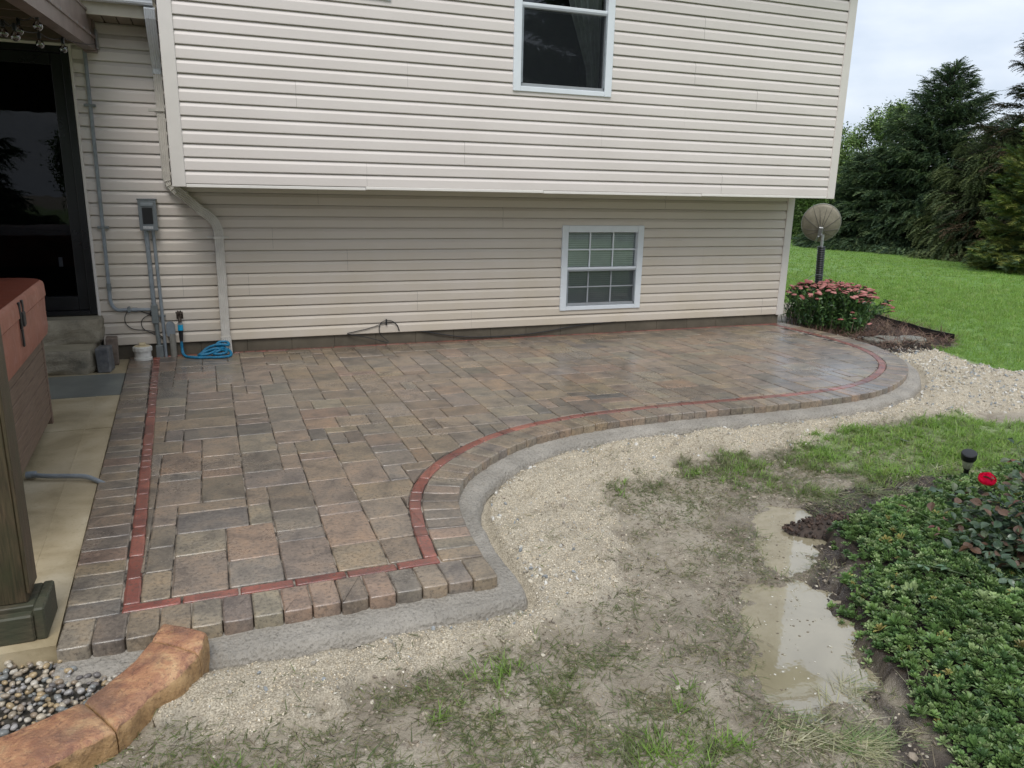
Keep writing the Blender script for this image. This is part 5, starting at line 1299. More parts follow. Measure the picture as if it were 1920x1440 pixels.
# mown lawn, as far as blades can be told apart
def dl(x, y, z): return z['lawn']*np.clip(1.25-.105*(np.hypot(x-3, y-3)-3), 0, 1)*(x > 5.2)
x, y, z = sample(60000, 5.4, 17, 1.5, 17, dl); n = len(x); ds_ = np.hypot(x, y)
sc_ = (.9+.07*np.maximum(0, ds_-7))*rng.uniform(.8, 1.25, n)
o = scatter('lawn_grass', lawnp, M['grass_blade'], put(x, y, z, -.004), np.c_[rng.normal(0, .12, (n, 2)), rng.uniform(0, 6.28, n)], sc_, gtint(n, GR, [.4, .35, .15, .1]))
tag(o, 'short green mown lawn grass beyond the gravel', kind='stuff')
farp = [tuft(16, .03, .075, .012, .1, .9, .2, .9, .09, 300+k) for k in range(5)]
x, y, z = sample(60000, 9, 27, 5, 26, lambda x, y, z: z['lawn']*np.clip((np.hypot(x-3, y-3)-7)/4, 0, 1)*np.clip(1.15-.035*np.hypot(x-3, y-3), .2, 1)*(x > y*.72)); n = len(x)
o = scatter('far_lawn_grass', farp, M['grass_blade'], put(x, y, z, -.012), np.c_[rng.normal(0, .12, (n, 2)), rng.uniform(0, 6.28, n)], rng.uniform(.6, 1.1, n), gtint(n, GR, [.4, .3, .2, .1]))
tag(o, 'mown lawn grass stretching back to the trees', kind='stuff')
# green patch between gravel and bed
gp_ = [tuft(12, .03, .075, .0042, .4, 1.25, .2, 1.0, .03, 20+k, minz=.002) for k in range(6)]
x, y, z = sample(24000, 2.2, 8, 2.2, 4.6, lambda x, y, z: z['green']*(1-z['bed'])*np.clip(fbm(x*4, y*4, 3, 80)*1.8-.25, .05, 1)*(z['patio'] > .02)); n = len(x)
o = scatter('patchy_grass', gp_, M['grass_blade'], put(x, y, z, -.002), np.c_[rng.normal(0, .15, (n, 2)), rng.uniform(0, 6.28, n)], rng.uniform(.7, 1.25, n), gtint(n, GR+[(.19, .22, .09)], [.25, .3, .2, .15, .1]))
tag(o, 'patchy green grass between the gravel and the planting bed', kind='stuff')
# trampled muddy grass
fl = [tuft(5, .02, .075, .0030, 1.15, 1.6, -.1, .4, .045, 40+k, minz=.0012) for k in range(12)]
def dm(x, y, z):
    a = sstep(.05, -.08, poly_sd(x, y, MUDGR)+(fbm(x*6, y*6, 3, 90)-.5)*.3)*.85
    b = sstep(.10, -.12, poly_sd(x, y, LOWGR)+(fbm(x*5, y*5, 3, 91)-.5)*.45)*np.clip((fbm(x*6, y*6, 4, 92)-.40)*4, 0.12, .8)
    c = .08+.38*np.clip((fbm(x*5, y*5, 4, 93)-.50)*7, 0, 1)
    return np.clip(np.maximum(np.maximum(a*np.clip((fbm(x*6, y*6, 3, 94)-.38)*5, .08, 1), b), c), 0, 1)*(1-z['gravel']*.93)*(1-z['bed'])*(z['patio'] > .03)*(z['pud'] > -.005)*(1-z['lawn'])
x, y, z = sample(62000, -.6, 5.0, 1.1, 4.3, dm); n = len(x)
o = scatter('muddy_grass', fl, M['grass_blade'], put(x, y, z, .001), np.c_[rng.normal(0, .08, (n, 2)), rng.uniform(0, 6.28, n)], rng.uniform(.5, 1.15, n), gtint(n, MUDG, [.2, .18, .2, .14, .16, .12]))
tag(o, 'flattened muddy grass trodden into the wet soil', kind='stuff')
# lusher grass at the bottom edge of the yard
up = [tuft(11, .03, .07, .0036, .3, 1.1, .1, .9, .022, 60+k, minz=.001) for k in range(5)]
def du(x, y, z):
    return np.clip(sstep(.04, -.08, poly_sd(x, y, LUSH))+.35*sstep(.05, -.1, poly_sd(x, y, LOWGR))*np.clip((fbm(x*6, y*6, 3, 96)-.56)*9, 0, 1)+.75*sstep(.08, -.1, poly_sd(x, y, MUDGR))*np.clip((fbm(x*5, y*5, 3, 98)-.42)*5, 0, 1), 0, 1)*(z['pud'] > .02)*(1-z['bed'])*(1-z['gravel'])
x, y, z = sample(20000, -.6, 4.6, 1.1, 4.0, du); n = len(x)
o = scatter('grass_clumps', up, M['grass_blade'], put(x, y, z, -.001), np.c_[rng.normal(0, .15, (n, 2)), rng.uniform(0, 6.28, n)], rng.uniform(.6, 1.2, n), gtint(n, GR[:3]+MUDG[:3]))
tag(o, 'small upright clumps of green grass in the mud', kind='stuff')
# long bleached blades combed toward the bed
lg = [tuft(6, .07, .17, .0042, 1.32, 1.56, -.05, .28, .035, 80+k, az=0, minz=.002) for k in range(8)]
pts = []; rr = []
for (px, py, n_, spx, spy, ang) in ((1620, 1400, 42, 90, 30, -.25), (1500, 1385, 24, 80, 30, -.1), (1690, 930, 34, 110, 18, -.3), (1560, 925, 22, 60, 16, -.5), (1600, 1290, 8, 40, 30, .6), (1730, 1270, 8, 50, 50, .9), (1790, 880, 16, 60, 12, -.4)):
    for _ in range(n_):
        a = gp(px+random.gauss(0, spx*.5), py+random.gauss(0, spy*.5), -.11); pts.append(a); rr.append(ang+random.gauss(0, .5))
pts = np.array(pts); zz = height(pts[:, 0], pts[:, 1]); zz = np.maximum(zz, -.122)
n = len(pts); o = scatter('long_grass_blades', lg, M['grass_blade'], np.c_[pts, zz+.002], np.c_[np.zeros((n, 2)), rr], rng.uniform(.55, 1.05, n), gtint(n, [(.26, .33, .15), (.42, .41, .24), (.20, .28, .10), (.52, .50, .34)]))
tag(o, 'long bleached grass blades combed flat by rain near the bed', kind='stuff')
def dmud(x, y, z): return (1-z['gravel']*.9)*(1-z['bed'])*(1-z['lawn'])*(z['patio'] > .04)*(z['pud'] > .005)*np.clip(.25+(fbm(x*7, y*7, 3, 120)-.4)*3, .12, 1)
x, y, z = sample(70000, -.6, 4.6, 1.05, 4.2, dmud); n = len(x)
o = scatter('mud_crumbs', [ico(1, .3, (1, .8, .45), 70+i) for i in range(5)], M['soil_lump'], put(x, y, z, -.0005), np.c_[rng.normal(0, .3, (n, 2)), rng.uniform(0, 6.28, n)], rng.gamma(2.0, .0016, n)+.0012, gtint(n, [(.26, .215, .165), (.20, .165, .125), (.33, .28, .22), (.15, .125, .095), (.44, .40, .32)], [.3, .27, .2, .15, .08]))
tag(o, 'crumbs of wet mud and grit over the bare yard', kind='stuff')
strw = [tuft(2, .012, .05, .0022, 1.35, 1.58, -.15, .3, .02, 200+k, minz=.001) for k in range(8)]
x, y, z = sample(16000, -.6, 4.8, 1.05, 4.3, lambda x, y, z: dmud(x, y, z)*.8); n = len(x)
o = scatter('straw_bits', strw, M['grass_blade'], put(x, y, z, .0015), np.c_[rng.normal(0, .06, (n, 2)), rng.uniform(0, 6.28, n)], rng.uniform(.5, 1.2, n), gtint(n, [(.10, .075, .045), (.34, .30, .18), (.16, .14, .08), (.07, .055, .04), (.24, .24, .11)]))
tag(o, 'loose dead grass clippings strewn over the mud', kind='stuff')
x, y, z = sample(9000, -.6, 4.8, 1.05, 4.2, lambda x, y, z: (1-z['gravel'])*(1-z['bed'])*(z['patio'] > .04)*(z['pud'] > .01)*(.06+.9*sstep(.30, .0, poly_sd(x, y, GRAVEL)))); n = len(x)
o = scatter('strayed_gravel', [ico(1, .22, (1, .8, .7), k) for k in range(5)], M['gravel'], put(x, y, z, .0), rng.uniform(0, 6.28, (n, 3)), rng.uniform(.0022, .0055, n), gcol[rng.integers(0, 8, n)]*rng.uniform(.7, 1.0, (n, 1)))
tag(o, 'stray gravel trodden into the mud', kind='stuff')
# foam and bits on the water
pts = []
for (pd) in (PUD1, PUD2):
    c = np.mean(pd, axis=0)
    for _ in range(90):
        a = random.uniform(0, 6.28); r = random.random()**.5*.9; k = random.choice(pd); pts.append((c[0]+(k[0]-c[0])*r+random.gauss(0, .02), c[1]+(k[1]-c[1])*r+random.gauss(0, .02)))
pts = np.array(pts); kz = zones(pts[:, 0], pts[:, 1])['pud'] < -.01; pts = pts[kz]; n = len(pts)
o = scatter('puddle_foam', [ico(1, .15, (1, .8, .25), 3)], M['gravel'], np.c_[pts, np.full(n, -.1215)], np.c_[np.zeros((n, 2)), rng.uniform(0, 6.28, n)], rng.uniform(.0015, .006, n), gtint(n, [(.55, .53, .46), (.16, .13, .09), (.42, .39, .30)]))
tag(o, 'bits of foam and debris floating on the puddles', kind='stuff')

# ================================================================== DARK SOIL MOUND
mc = gp(1580, 972, -.06); mn = empty('soil_mound', (mc[0], mc[1], -.11)); tag(mn, 'heap of dark crumbly soil at the upper end of the puddle', 'soil heap')
vs = []; nr_, na_ = 12, 36
for i in range(nr_+1):
    for k in range(na_):
        a = 2*PI*k/na_; r = i/nr_; x = math.cos(a)*r*.30; y = math.sin(a)*r*.115; ca_, sa_ = math.cos(-.25), math.sin(-.25); x, y = x*ca_-y*sa_, x*sa_+y*ca_
        vs.append((x, y, .062*(1-r**2)+(float(fbm((x+5)*22, y*22, 3, 4))-.5)*.045*(1-r*.6)-.012*r))
fs = [(i*na_+k, i*na_+(k+1) % na_, (i+1)*na_+(k+1) % na_, (i+1)*na_+k) for i in range(nr_) for k in range(na_)]
o = mesh_obj('soil_core', vs, fs, M['soil_brown'] if 'soil_brown' in M else M.setdefault('soil_brown', simple('soil_brown', (.045, .03, .022), .75, var=.5, ns=60, bump=.8)), mn, smooth=True)
if o.data.polygons[100].normal.z < 0: o.data.flip_normals()
tag(o, kind='stuff')
V = np.array(vs); k = rng.integers(0, len(V), 900); P3 = V[k]+rng.normal(0, .008, (900, 3)); P3[:, 2] = np.maximum(P3[:, 2], .0)
o = scatter('soil_crumbs', [ico(1, .35, (1, .8, .7), 50+i) for i in range(4)], M['soil_lump'], P3, rng.uniform(0, 6.28, (900, 3)), rng.uniform(.003, .013, 900), gtint(900, [(.05, .032, .024), (.08, .05, .036), (.028, .02, .016)]), mn); tag(o, kind='stuff')
x, y, z = sample(9000, 1.5, 4.4, 1.2, 3.3, lambda x, y, z: z['dark']*(1-z['bed'])*(z['pud'] > 0)*.8); n = len(x)
o = scatter('soil_clods', [ico(1, .35, (1, .8, .6), 60+i) for i in range(4)], M['soil_lump'], put(x, y, z, .0), rng.uniform(0, 6.28, (n, 3)), rng.uniform(.002, .009, n), gtint(n, [(.04, .03, .024), (.07, .05, .038), (.025, .02, .016)]))
tag(o, 'dark wet clods of soil along the edge of the bed', kind='stuff')

# ================================================================== GROUND COVER
def leafv(L_, w_, az, el, cup=.15, tip=.0, fold=.25):
    """small cupped leaf: 7 vertices, 6 faces"""
    d = np.array([math.cos(az)*math.cos(el), math.sin(az)*math.cos(el), math.sin(el)]); s_ = np.array([-math.sin(az), math.cos(az), 0]); u = np.cross(d, s_)*-1
    if u[2] < 0: u = -u
    P = lambda t_, s, h: tuple(d*L_*t_+s_*w_*s+u*h*w_)
    vs = [P(0, 0, 0), P(.45, -.42, fold), P(.45, 0, 0), P(.45, .42, fold), P(.82, -.36, fold), P(.86, 0, .05), P(.82, .36, fold), P(1, 0, .12)]
    fs = [(0, 2, 1), (0, 3, 2), (1, 2, 5, 4), (2, 3, 6, 5), (4, 5, 7), (5, 6, 7)]
    return vs, fs
def rosette(seed, n=11, L_=.020, w_=.011):
    r = random.Random(seed); V = []; Fc = []
    for k in range(n):
        lay = k/n; az = k*2.4+r.uniform(-.2, .2); el = .15+lay*1.0+r.uniform(-.15, .15); vs, fs = leafv(L_*(1.15-.5*lay)*r.uniform(.85, 1.1), w_*(1.1-.35*lay), az, el); o = len(V)
        V += [(x, y, z+lay*.008) for x, y, z in vs]; Fc += [tuple(i+o for i in f) for f in fs]
    return V, Fc
x, y, z = sample(170000, 1.4, 6.0, .8, 3.4, lambda x, y, z: np.clip(z['bed']*1.1-.08, 0, 1)**1.5*sstep(.02, -.16, poly_sd(x, y, BED)+(fbm(x*7, y*7, 3, 115)-.5)*.25)*np.clip(1.15-.16*np.hypot(x, y), .3, 1)*np.clip(.35+(fbm(x*5, y*5, 3, 110)-.3)*3.2, .55, 1)*.5); n = len(x)
hh = height(x, y, z)+.028*np.clip(z['bed'], 0, 1)*0+.09*sstep(.0, -.35, poly_sd(x, y, BED))*(.45+fbm(x*5, y*5, 3, 111))+rng.uniform(-.014, .010, n)
o = scatter('ground_cover', [rosette(k, 9+k, .017+.0016*k, .0085+.0006*k) for k in range(8)], M['cover_leaf'], np.c_[x, y, hh], np.c_[rng.normal(0, .32, (n, 2)), rng.uniform(0, 6.28, n)], rng.gamma(12, .075, n), gtint(n, [(.105, .185, .055), (.155, .245, .075), (.075, .140, .050), (.26, .34, .15), (.34, .30, .10)], [.35, .3, .2, .13, .02], .28)*(.75+.6*fbm(x*4, y*4, 3, 116))[:, None])
tag(o, 'low carpet of fleshy green ground cover rosettes in the bed', kind='stuff')

# ================================================================== ROSE BUSH
rb = (gp(1990, 1150, -.08)[0], gp(1990, 1150, -.08)[1]); rose = empty('rose_bush', (rb[0], rb[1], -.08)); tag(rose, 'leafy rose bush with one open red bloom at right edge', 'rose bush')
def leaf_mesh(name, mat, L_=.048, w_=.032, curl=.2):
    n = 6; vs = []; fs = []
    for k in range(n+1):
        t_ = k/n; ww = w_*.5*math.sin(PI*min(1, t_*1.05+.02))**.75 if k < n else 0
        zc_ = -curl*L_*t_*t_*.8; ww = max(ww, .0004)
        vs += [(L_*t_, -ww, zc_+ww*.35), (L_*t_, 0, zc_), (L_*t_, ww, zc_+ww*.35)]
    for k in range(n):
        a = k*3; fs += [(a, a+1, a+4, a+3), (a+1, a+2, a+5, a+4)]
    me_ = bpy.data.meshes.new(name); me_.from_pydata(vs, [], fs); me_.materials.append(mat); me_.polygons.foreach_set('use_smooth', [True]*len(fs)); return me_
rl = [leaf_mesh('leaf', M['rose_leaf'], .046, .032, c) for c in (.1, .3, .5)]; rlr = [leaf_mesh('leaf', M['rose_leaf_red'], .040, .016, .2)]; rlp = [leaf_mesh('leaf', M['rose_leaf_pale'], .046, .036, .15)]
nleaf = [0]; canes = MB(); fine_v = []; fine_rot = []
def add_leaf(p, az, el, s, pool):
    nleaf[0] += 1
    o = bpy.data.objects.new('leaf', random.choice(pool)); C.objects.link(o); o.parent = rose
    o.location = Vector(p)-rose.location; o.rotation_euler = (random.gauss(0, .35), -el, az); o.scale = (s,)*3
def cane(p0, p1, bow, nl, red=False, rad=.0035, pale=False):
    p0 = Vector(p0); p1 = Vector(p1); m_ = (p0+p1)/2+Vector((0, 0, bow)); P = [tuple((1-t)**2*p0+2*t*(1-t)*m_+t*t*p1) for t in np.linspace(0, 1, 9)]
    canes.tube(P, [rad*(1-.55*k/8) for k in range(9)], 6)
    for k in range(nl):
        t_ = .30+.70*(k+.7)/nl; q = (1-t_)**2*p0+2*t_*(1-t_)*m_+t_*t_*p1; az = k*2.4+random.uniform(-.4, .4); d = Vector((math.cos(az), math.sin(az), .25)); stl = random.uniform(.03, .06); e = q+d*stl
        canes.tube([tuple(q), tuple(e)], .0011, 4)
        pool = rlr if (red and t_ > .7) else (rlp if pale else rl); s_ = random.uniform(.65, 1.1)
        add_leaf(e, az, random.uniform(-.3, .3), s_, pool)
        for sg in (-1, 1):
            if nleaf[0] < 292: add_leaf(q+d*stl*.7, az+sg*1.1, random.uniform(-.3, .3), s_*.85, pool)
def rp(px, py, Yq): x_, z_ = wp(px, py, Yq); return (x_, Yq, z_)
B0 = Vector((rb[0], rb[1], -.09))
bloom = Vector(rp(1850, 898, 2.42))
tips = [(rp(1850, 905, 2.42), False, 6), (rp(1720, 960, 2.35), True, 7), (rp(1760, 915, 2.5), False, 5), (rp(1815, 1010, 2.15), False, 8), (rp(1880, 960, 2.2), False, 8), (rp(1905, 830, 2.5), True, 6), (rp(1780, 1070, 2.05), False, 7), (rp(1700, 1055, 2.1), False, 3), (rp(1870, 1080, 1.9), False, 8),
        (rp(1915, 1010, 2.0), False, 8), (rp(1900, 900, 2.3), True, 7), (rp(1850, 1150, 1.85), False, 6), (rp(1940, 920, 2.1), False, 8), (rp(1830, 940, 2.3), False, 6), (rp(1960, 1050, 1.9), False, 7), (rp(1770, 1000, 2.25), True, 5), (rp(1890, 1190, 1.75), False, 4)]
for tp, red, nl in tips: cane(B0+Vector((random.uniform(-.05, .05), random.uniform(-.05, .05), 0)), tp, random.uniform(.05, .14), nl, red, pale=(nl == 3))
canes.build('canes', M['stem'], rose)
lp, lrot, lsc = [], [], []
for _ in range(750):
    a, b_ = random.choice([t_[0] for t_ in tips]), random.choice([t_[0] for t_ in tips]); u = random.random()*.75; m_ = np.array(a)*(1-u)+np.array(b_)*u; v_ = random.uniform(.45, 1.0); q = np.array(B0)*(1-v_)+m_*v_+rng.normal(0, .03, 3)
    if q[0] < 2.75+random.random()*.35: continue
    lp.append(q-np.array(rose.location)+np.array([0, 0, .03])); lrot.append((random.gauss(0, .4), random.gauss(0, .4), random.uniform(0, 6.28))); lsc.append(random.uniform(.7, 1.2))
def flat(me_): return [tuple(v.co) for v in me_.vertices], [tuple(p.vertices) for p in me_.polygons]
o = scatter('inner_leaves', [flat(m_) for m_ in rl], M['cover_leaf'], lp, lrot, lsc, gtint(len(lp), [(.045, .085, .045), (.07, .115, .065), (.035, .065, .035), (.10, .13, .07), (.12, .07, .045)]), rose); tag(o, kind='stuff')
# bloom: nested cupped petals
for lay in range(5):
    n_ = (3, 4, 5, 6, 7)[lay]
    for k in range(n_):
        az = 2*PI*k/n_+lay*.7; vs = []; Rb = .006+.0052*lay; hh_ = .034-.0022*lay
        for i in range(6):
            for j in range(6):
                u = (j/5-.5); t_ = i/5; aa = az+u*(2.0-.12*lay); rad = Rb*(math.sin(.35+t_*1.9)**.8)+(.0035*max(0, t_-.75)*4*(lay/4)); z_ = hh_*t_*(1-(2*abs(u))**3*.22)-.004*lay*.5
                vs.append((rad*math.cos(aa), rad*math.sin(aa), z_+random.uniform(-.0006, .0006)))
        fs = [(i*6+j, i*6+j+1, (i+1)*6+j+1, (i+1)*6+j) for i in range(5) for j in range(5)]
        o = mesh_obj('petal', vs, fs, M['petal'], rose, smooth=True); o.location = bloom-Vector((0, 0, .012))-rose.location; o.rotation_euler = (.25, -.1, 0); o.scale = (1.5,)*3

# ================================================================== SOLAR LIGHT
gx_, gy_ = gp(1808, 905, -.10); sz = .235/.21
lt = empty('solar_light', (gx_, gy_, -.10)); tag(lt, 'tilted black solar path light with frosted lens at bed edge', 'solar light'); lt.rotation_euler = (math.radians(12), math.radians(-17), 0)
def child_lathe(prof, name, mat): 
    o = MB().lathe([(r, 0) if False else (r, z_) for r, z_ in prof], (0, 0, 0), 20); m_ = o.build(name, mat); m_.parent = lt; return m_
child_lathe([(.003, -.08), (.010, -.02), (.012, .0), (.012, .085), (.016, .09), (.016, .094)], 'stake', M['black'])
child_lathe([(.014, .0945), (.021, .105), (.0265, .140), (.028, .152)], 'lens', M['lens'] if 'lens' in M else M.setdefault('lens', simple('lens', (.40, .42, .30), .25, var=.2, ns=80)))
child_lathe([(.033, .1525), (.0345, .156), (.0345, .186), (.031, .190), (.010, .192)], 'cap', M['black'])
for o in lt.children: o.scale = (1.18,)*3; o.location = o.location*1.18
# pale fallen leaves
for px, py, lab, s in ((1705, 833, 'pale curled leaf lying on the grass by the solar light', 1.0), (1695, 921, 'small white scrap on the dark soil beside the bed', .6), (1850, 636, 'white leaf lying on the lawn past the edging', .9)):
    a = gp(px, py, -.09); o = bpy.data.objects.new('fallen_leaf', leaf_mesh('fallen_leaf', M['pale_leaf'] if 'pale_leaf' in M else M.setdefault('pale_leaf', leaf_obj('pale_leaf', (.33, .36, .34), (.42, .44, .42), .5)), .07, .045, -.5)); C.objects.link(o)
    o.location = (a[0], a[1], float(hz(*a)[0])+.022); o.rotation_euler = (.3, .15, random.uniform(0, 6)); o.scale = (s,)*3; tag(o, lab, 'leaf', 'fallen leaves')

# ================================================================== SEDUM BUSH, MULCH, EDGING, STEPPING STONES
sb = empty('flowering_sedum', (7.15, 7.45, -.1)); tag(sb, 'bushy sedum with dusty pink flower heads at the house corner', 'flowering plant')
st = MB(); heads = []; lp, lrot, lsc = [], [], []
hm = []
for k in range(5):
    r = random.Random(k); vs, fs = ico(2, .10, (1, 1, .38), k); me_ = bpy.data.meshes.new('flower_head'); me_.from_pydata([(x, y, z if z > 0 else z*.35) for x, y, z in vs], [], fs); me_.materials.append(M['flower_pink']); hm.append(me_)
roots = [(6.85, 7.35), (7.05, 7.15), (7.25, 7.55), (7.1, 6.95), (7.55, 7.45), (7.35, 7.2), (6.95, 7.75)]
cnt = 0
for k in range(210):
    rx, ry = random.choice(roots); rx += random.gauss(0, .07); ry += random.gauss(0, .07)
    a = random.uniform(0, 6.28); d = abs(random.gauss(0, .22)); tx_, ty_ = rx+math.cos(a)*d, ry+math.sin(a)*d
    if tx_ < 6.50 or (tx_ < 6.75 and ty_ > 8.3): tx_ = 6.52+random.random()*.1
    tx_ += .12*(rx-6.8)
    rr_ = math.hypot(tx_-7.1, ty_-7.4); top = .47-.28*min(1, rr_/.85)**2+random.uniform(-.05, .03)
    if ty_ < 6.85: top = min(top, random.uniform(.1, .3))
    P = [(rx, ry, -.1), (rx+(tx_-rx)*.35, ry+(ty_-ry)*.35, top*.55), (tx_, ty_, top)]
    st.tube(spline(P, 3), .004, 5)
    o = bpy.data.objects.new('flower_head', random.choice(hm)); C.objects.link(o); o.parent = sb; o.location = Vector((tx_, ty_, top))-sb.location; s = random.uniform(.024, .042); o.scale = (s, s, s*random.uniform(.8, 1.2)); o.rotation_euler = (random.gauss(0, .25), random.gauss(0, .25), a)
    for _ in range(30):
        t_ = random.uniform(.12, .92); q = np.array(P[0])*(1-t_)**2+2*t_*(1-t_)*np.array(P[1])+t_*t_*np.array(P[2]); lp.append(q-np.array(sb.location)+rng.normal(0, .012, 3)); lrot.append((random.gauss(0, .4), random.gauss(-.2, .4), random.uniform(0, 6.28))); lsc.append(random.uniform(.8, 1.5))
st.build('stems', M['stem'], sb)
lv, lf = leafv(.045, .026, 0, .3)
o = scatter('foliage', [(lv, lf), leafv(.04, .022, 0, .7)], M['cover_leaf'], lp, lrot, lsc, gtint(len(lp), [(.05, .12, .035), (.08, .17, .045), (.035, .085, .03), (.12, .22, .06)]), sb); tag(o, kind='stuff')
# reddish dead stems as mulch
dsm = [tuft(6, .10, .22, .006, .9, 1.5, -.3, .9, .05, 130+k, minz=.002) for k in range(6)]
x, y, z = sample(3000, 6.4, 8.8, 6.0, 8.6, lambda x, y, z: z['mulch']*.62); n = len(x)
o = scatter('dead_stems', dsm, M['dead_stem'], put(x, y, z, rng.uniform(0, .05, n)), np.c_[rng.normal(0, .25, (n, 2)), rng.uniform(0, 6.28, n)], rng.uniform(.6, 1.2, n), gtint(n, [(.10, .05, .035), (.16, .09, .065), (.065, .04, .03), (.22, .15, .10)]))
tag(o, 'reddish brown dead stems matted over the small bed', kind='stuff')
eg = [gp(px, py, -.03) for px, py in [(1615, 578), (1640, 590), (1675, 601), (1710, 610), (1745, 620), (1790, 629)]]; ep = spline(eg, 5); b = MB(); vs = []
for p in ep: vs += [(p[0], p[1], -.14), (p[0], p[1], -.015+random.uniform(-.004, .004)), (p[0]+.008, p[1]+.008, -.015), (p[0]+.008, p[1]+.008, -.14)]
b.add(vs, [(i*4+k, i*4+k+1, (i+1)*4+k+1, (i+1)*4+k) for i in range(len(ep)-1) for k in range(3)]); o = b.build('lawn_edging', M['edging_black']); tag(o, 'black plastic lawn edging between dead stems and the lawn', 'edging')
for k, (px, py, r, lab) in enumerate(((1640, 634, .12, 'dark flat stepping stone nearest the flowering sedum'), (1668, 633, .17, 'large round stepping stone in the middle of the row'), (1712, 632, .14, 'stepping stone half buried at the end of the row'))):
    a = gp(px, py, -.02); vs = []; n_ = 22
    rr_ = [r*(1+.12*(float(vn(np.array([i*.5]), np.array([k*3.1]), 9)[0])-.5)) for i in range(n_)]
    for zz_, q in ((-.12, 1), (-.035, 1.0), (-.024, .95)):
        for i in range(n_): t_ = 2*PI*i/n_; vs.append((a[0]+math.cos(t_)*rr_[i]*q, a[1]+math.sin(t_)*rr_[i]*q, zz_))
    b = MB().add(vs, [(j*n_+i, j*n_+(i+1) % n_, (j+1)*n_+(i+1) % n_, (j+1)*n_+i) for j in range(2) for i in range(n_)]+[tuple(2*n_+i for i in range(n_))]); o = b.build('stepping_stone', M['stepping_stone']); tag(o, lab, 'stepping stone', 'stepping stones by the small bed')
x = rng.uniform(0, 1, 400); p_ = np.array([gp(1655+random.uniform(-40, 90), 648+random.uniform(-8, 10)+0, -.09) for _ in range(400)])
o = scatter('wet_soil_lumps', [ico(1, .35, (1, .8, .6), 60+i) for i in range(3)], M['soil_lump'], np.c_[p_, height(p_[:, 0], p_[:, 1])+.008], rng.uniform(0, 6, (400, 3)), rng.uniform(.008, .028, 400), gtint(400, [(.03, .024, .02), (.05, .04, .03)])); tag(o, 'black wet soil lumps below the stepping stones', kind='stuff')

# ================================================================== SATELLITE DISH
DY = 9.0; dc = Vector((wp(1540, 421, DY)[0], DY, wp(1540, 421, DY)[1])); sdh = empty('satellite_dish', (wp(1533, 540, DY)[0], DY, -.15)); tag(sdh, 'weathered satellite dish seen from behind on a black corrugated pole', 'satellite dish')
az = math.atan2(dc.x, dc.y)-.10; fwd = Vector((math.sin(az), math.cos(az), .32)).normalized(); sde = Vector((fwd.y, -fwd.x, 0)).normalized(); upv = sde.cross(fwd).normalized()
if upv.z < 0: upv = -upv
DR = .268
def dp(u, v, d): return tuple(dc+sde*u+upv*v+fwd*d)
vs = [dp(0, 0, 0)]; na_ = 40; nrr = 7
for i in range(1, nrr+1):
    r = DR*i/nrr
    for k in range(na_): a = 2*PI*k/na_; vs.append(dp(r*math.cos(a), r*math.sin(a)*1.06, .075*(r/DR)**2))
fs = [(0, 1+k, 1+(k+1) % na_) for k in range(na_)]+[(1+i*na_+k, 1+(i+1)*na_+k, 1+(i+1)*na_+(k+1) % na_, 1+i*na_+(k+1) % na_) for i in range(nrr-1) for k in range(na_)]
b = MB().add(vs, fs, True); o = b.build('reflector', M['dish'], sdh); sm_ = o.modifiers.new('solid', 'SOLIDIFY'); sm_.thickness = .006; sm_.offset = 0
MB().tube([dp(DR*math.cos(2*PI*k/40), DR*1.06*math.sin(2*PI*k/40), .075) for k in range(41)], .007, 8).build('rim', M['dish_rim'], sdh)
def rib(a0, r0, a1, r1):
    P = []
    for k in range(6):
        t_ = k/5; u = r0*math.cos(a0)*(1-t_)+r1*math.cos(a1)*t_; v = (r0*math.sin(a0)*(1-t_)+r1*math.sin(a1)*t_)*1.06; r = math.hypot(u, v); P.append(dp(u, v, .075*(r/DR)**2-.006))
    MB().tube(P, .0045, 6).build('rib', M['dish_rib'], sdh)
for a in (60, 78, 102, 122, 160, 20, 200, -18, 225, -45): rib(math.radians(-90), .09, math.radians(a), DR*.97)
MB().box(-.030, .030, -.17, -.03, -.075, -.012, .005).build('mount_bracket', M['galv'])
mb_ = bpy.data.objects['mount_bracket']; mb_.parent = sdh
for v_ in mb_.data.vertices: pass
mm = Matrix(((sde.x, upv.x, fwd.x), (sde.y, upv.y, fwd.y), (sde.z, upv.z, fwd.z))).to_4x4(); mb_.matrix_parent_inverse = Matrix.Identity(4)
mb_.data.transform(Matrix.Translation((0, -.10, -.045))); mb_.location = (0, 0, 0); mb_.data.transform(mm); mb_.location = dc-sdh.location
pb = Vector((wp(1531, 545, DY)[0], DY-.03, 0)); ptop = Vector((wp(1537.5, 462, DY)[0], DY-.03, wp(1537.5, 462, DY)[1]))
dirp = (ptop-Vector((wp(1532, 528, DY)[0], DY-.03, wp(1532, 528, DY)[1]))); gb = ptop-dirp*((ptop.z+.2)/dirp.z)
P = []; R_ = []; nseg = 90
for k in range(nseg+1): P.append(tuple(gb+(ptop-gb)*k/nseg)); R_.append(.050 if k % 3 == 1 else (.058 if k % 3 == 2 else .053))
MB().tube(P, R_, 16).build('corrugated_sleeve', M['corrugated'], sdh)
MB().tube([tuple(ptop-dirp.normalized()*.02), tuple(ptop+Vector((0, 0, .17)))], .022, 12).build('mast', M['galv'], sdh)
MB().tube([dp(-.02, -.16, -.05), dp(-.045, -.24, -.02), dp(-.04, -.27, .02)], .014, 8).build('arm', M['galv'], sdh)
wv_ = spline([(dc.x-.55, DY-.3, .20), (dc.x-.25, DY-.2, .38), (dc.x+.1, DY-.1, .36), (dc.x+.4, DY, .22), (dc.x+.75, DY+.1, .12), (dc.x+1.0, DY+.1, .02)], 6); MB().tube(wv_, .003, 5).build('wire', M['conduit_dark'], sdh)

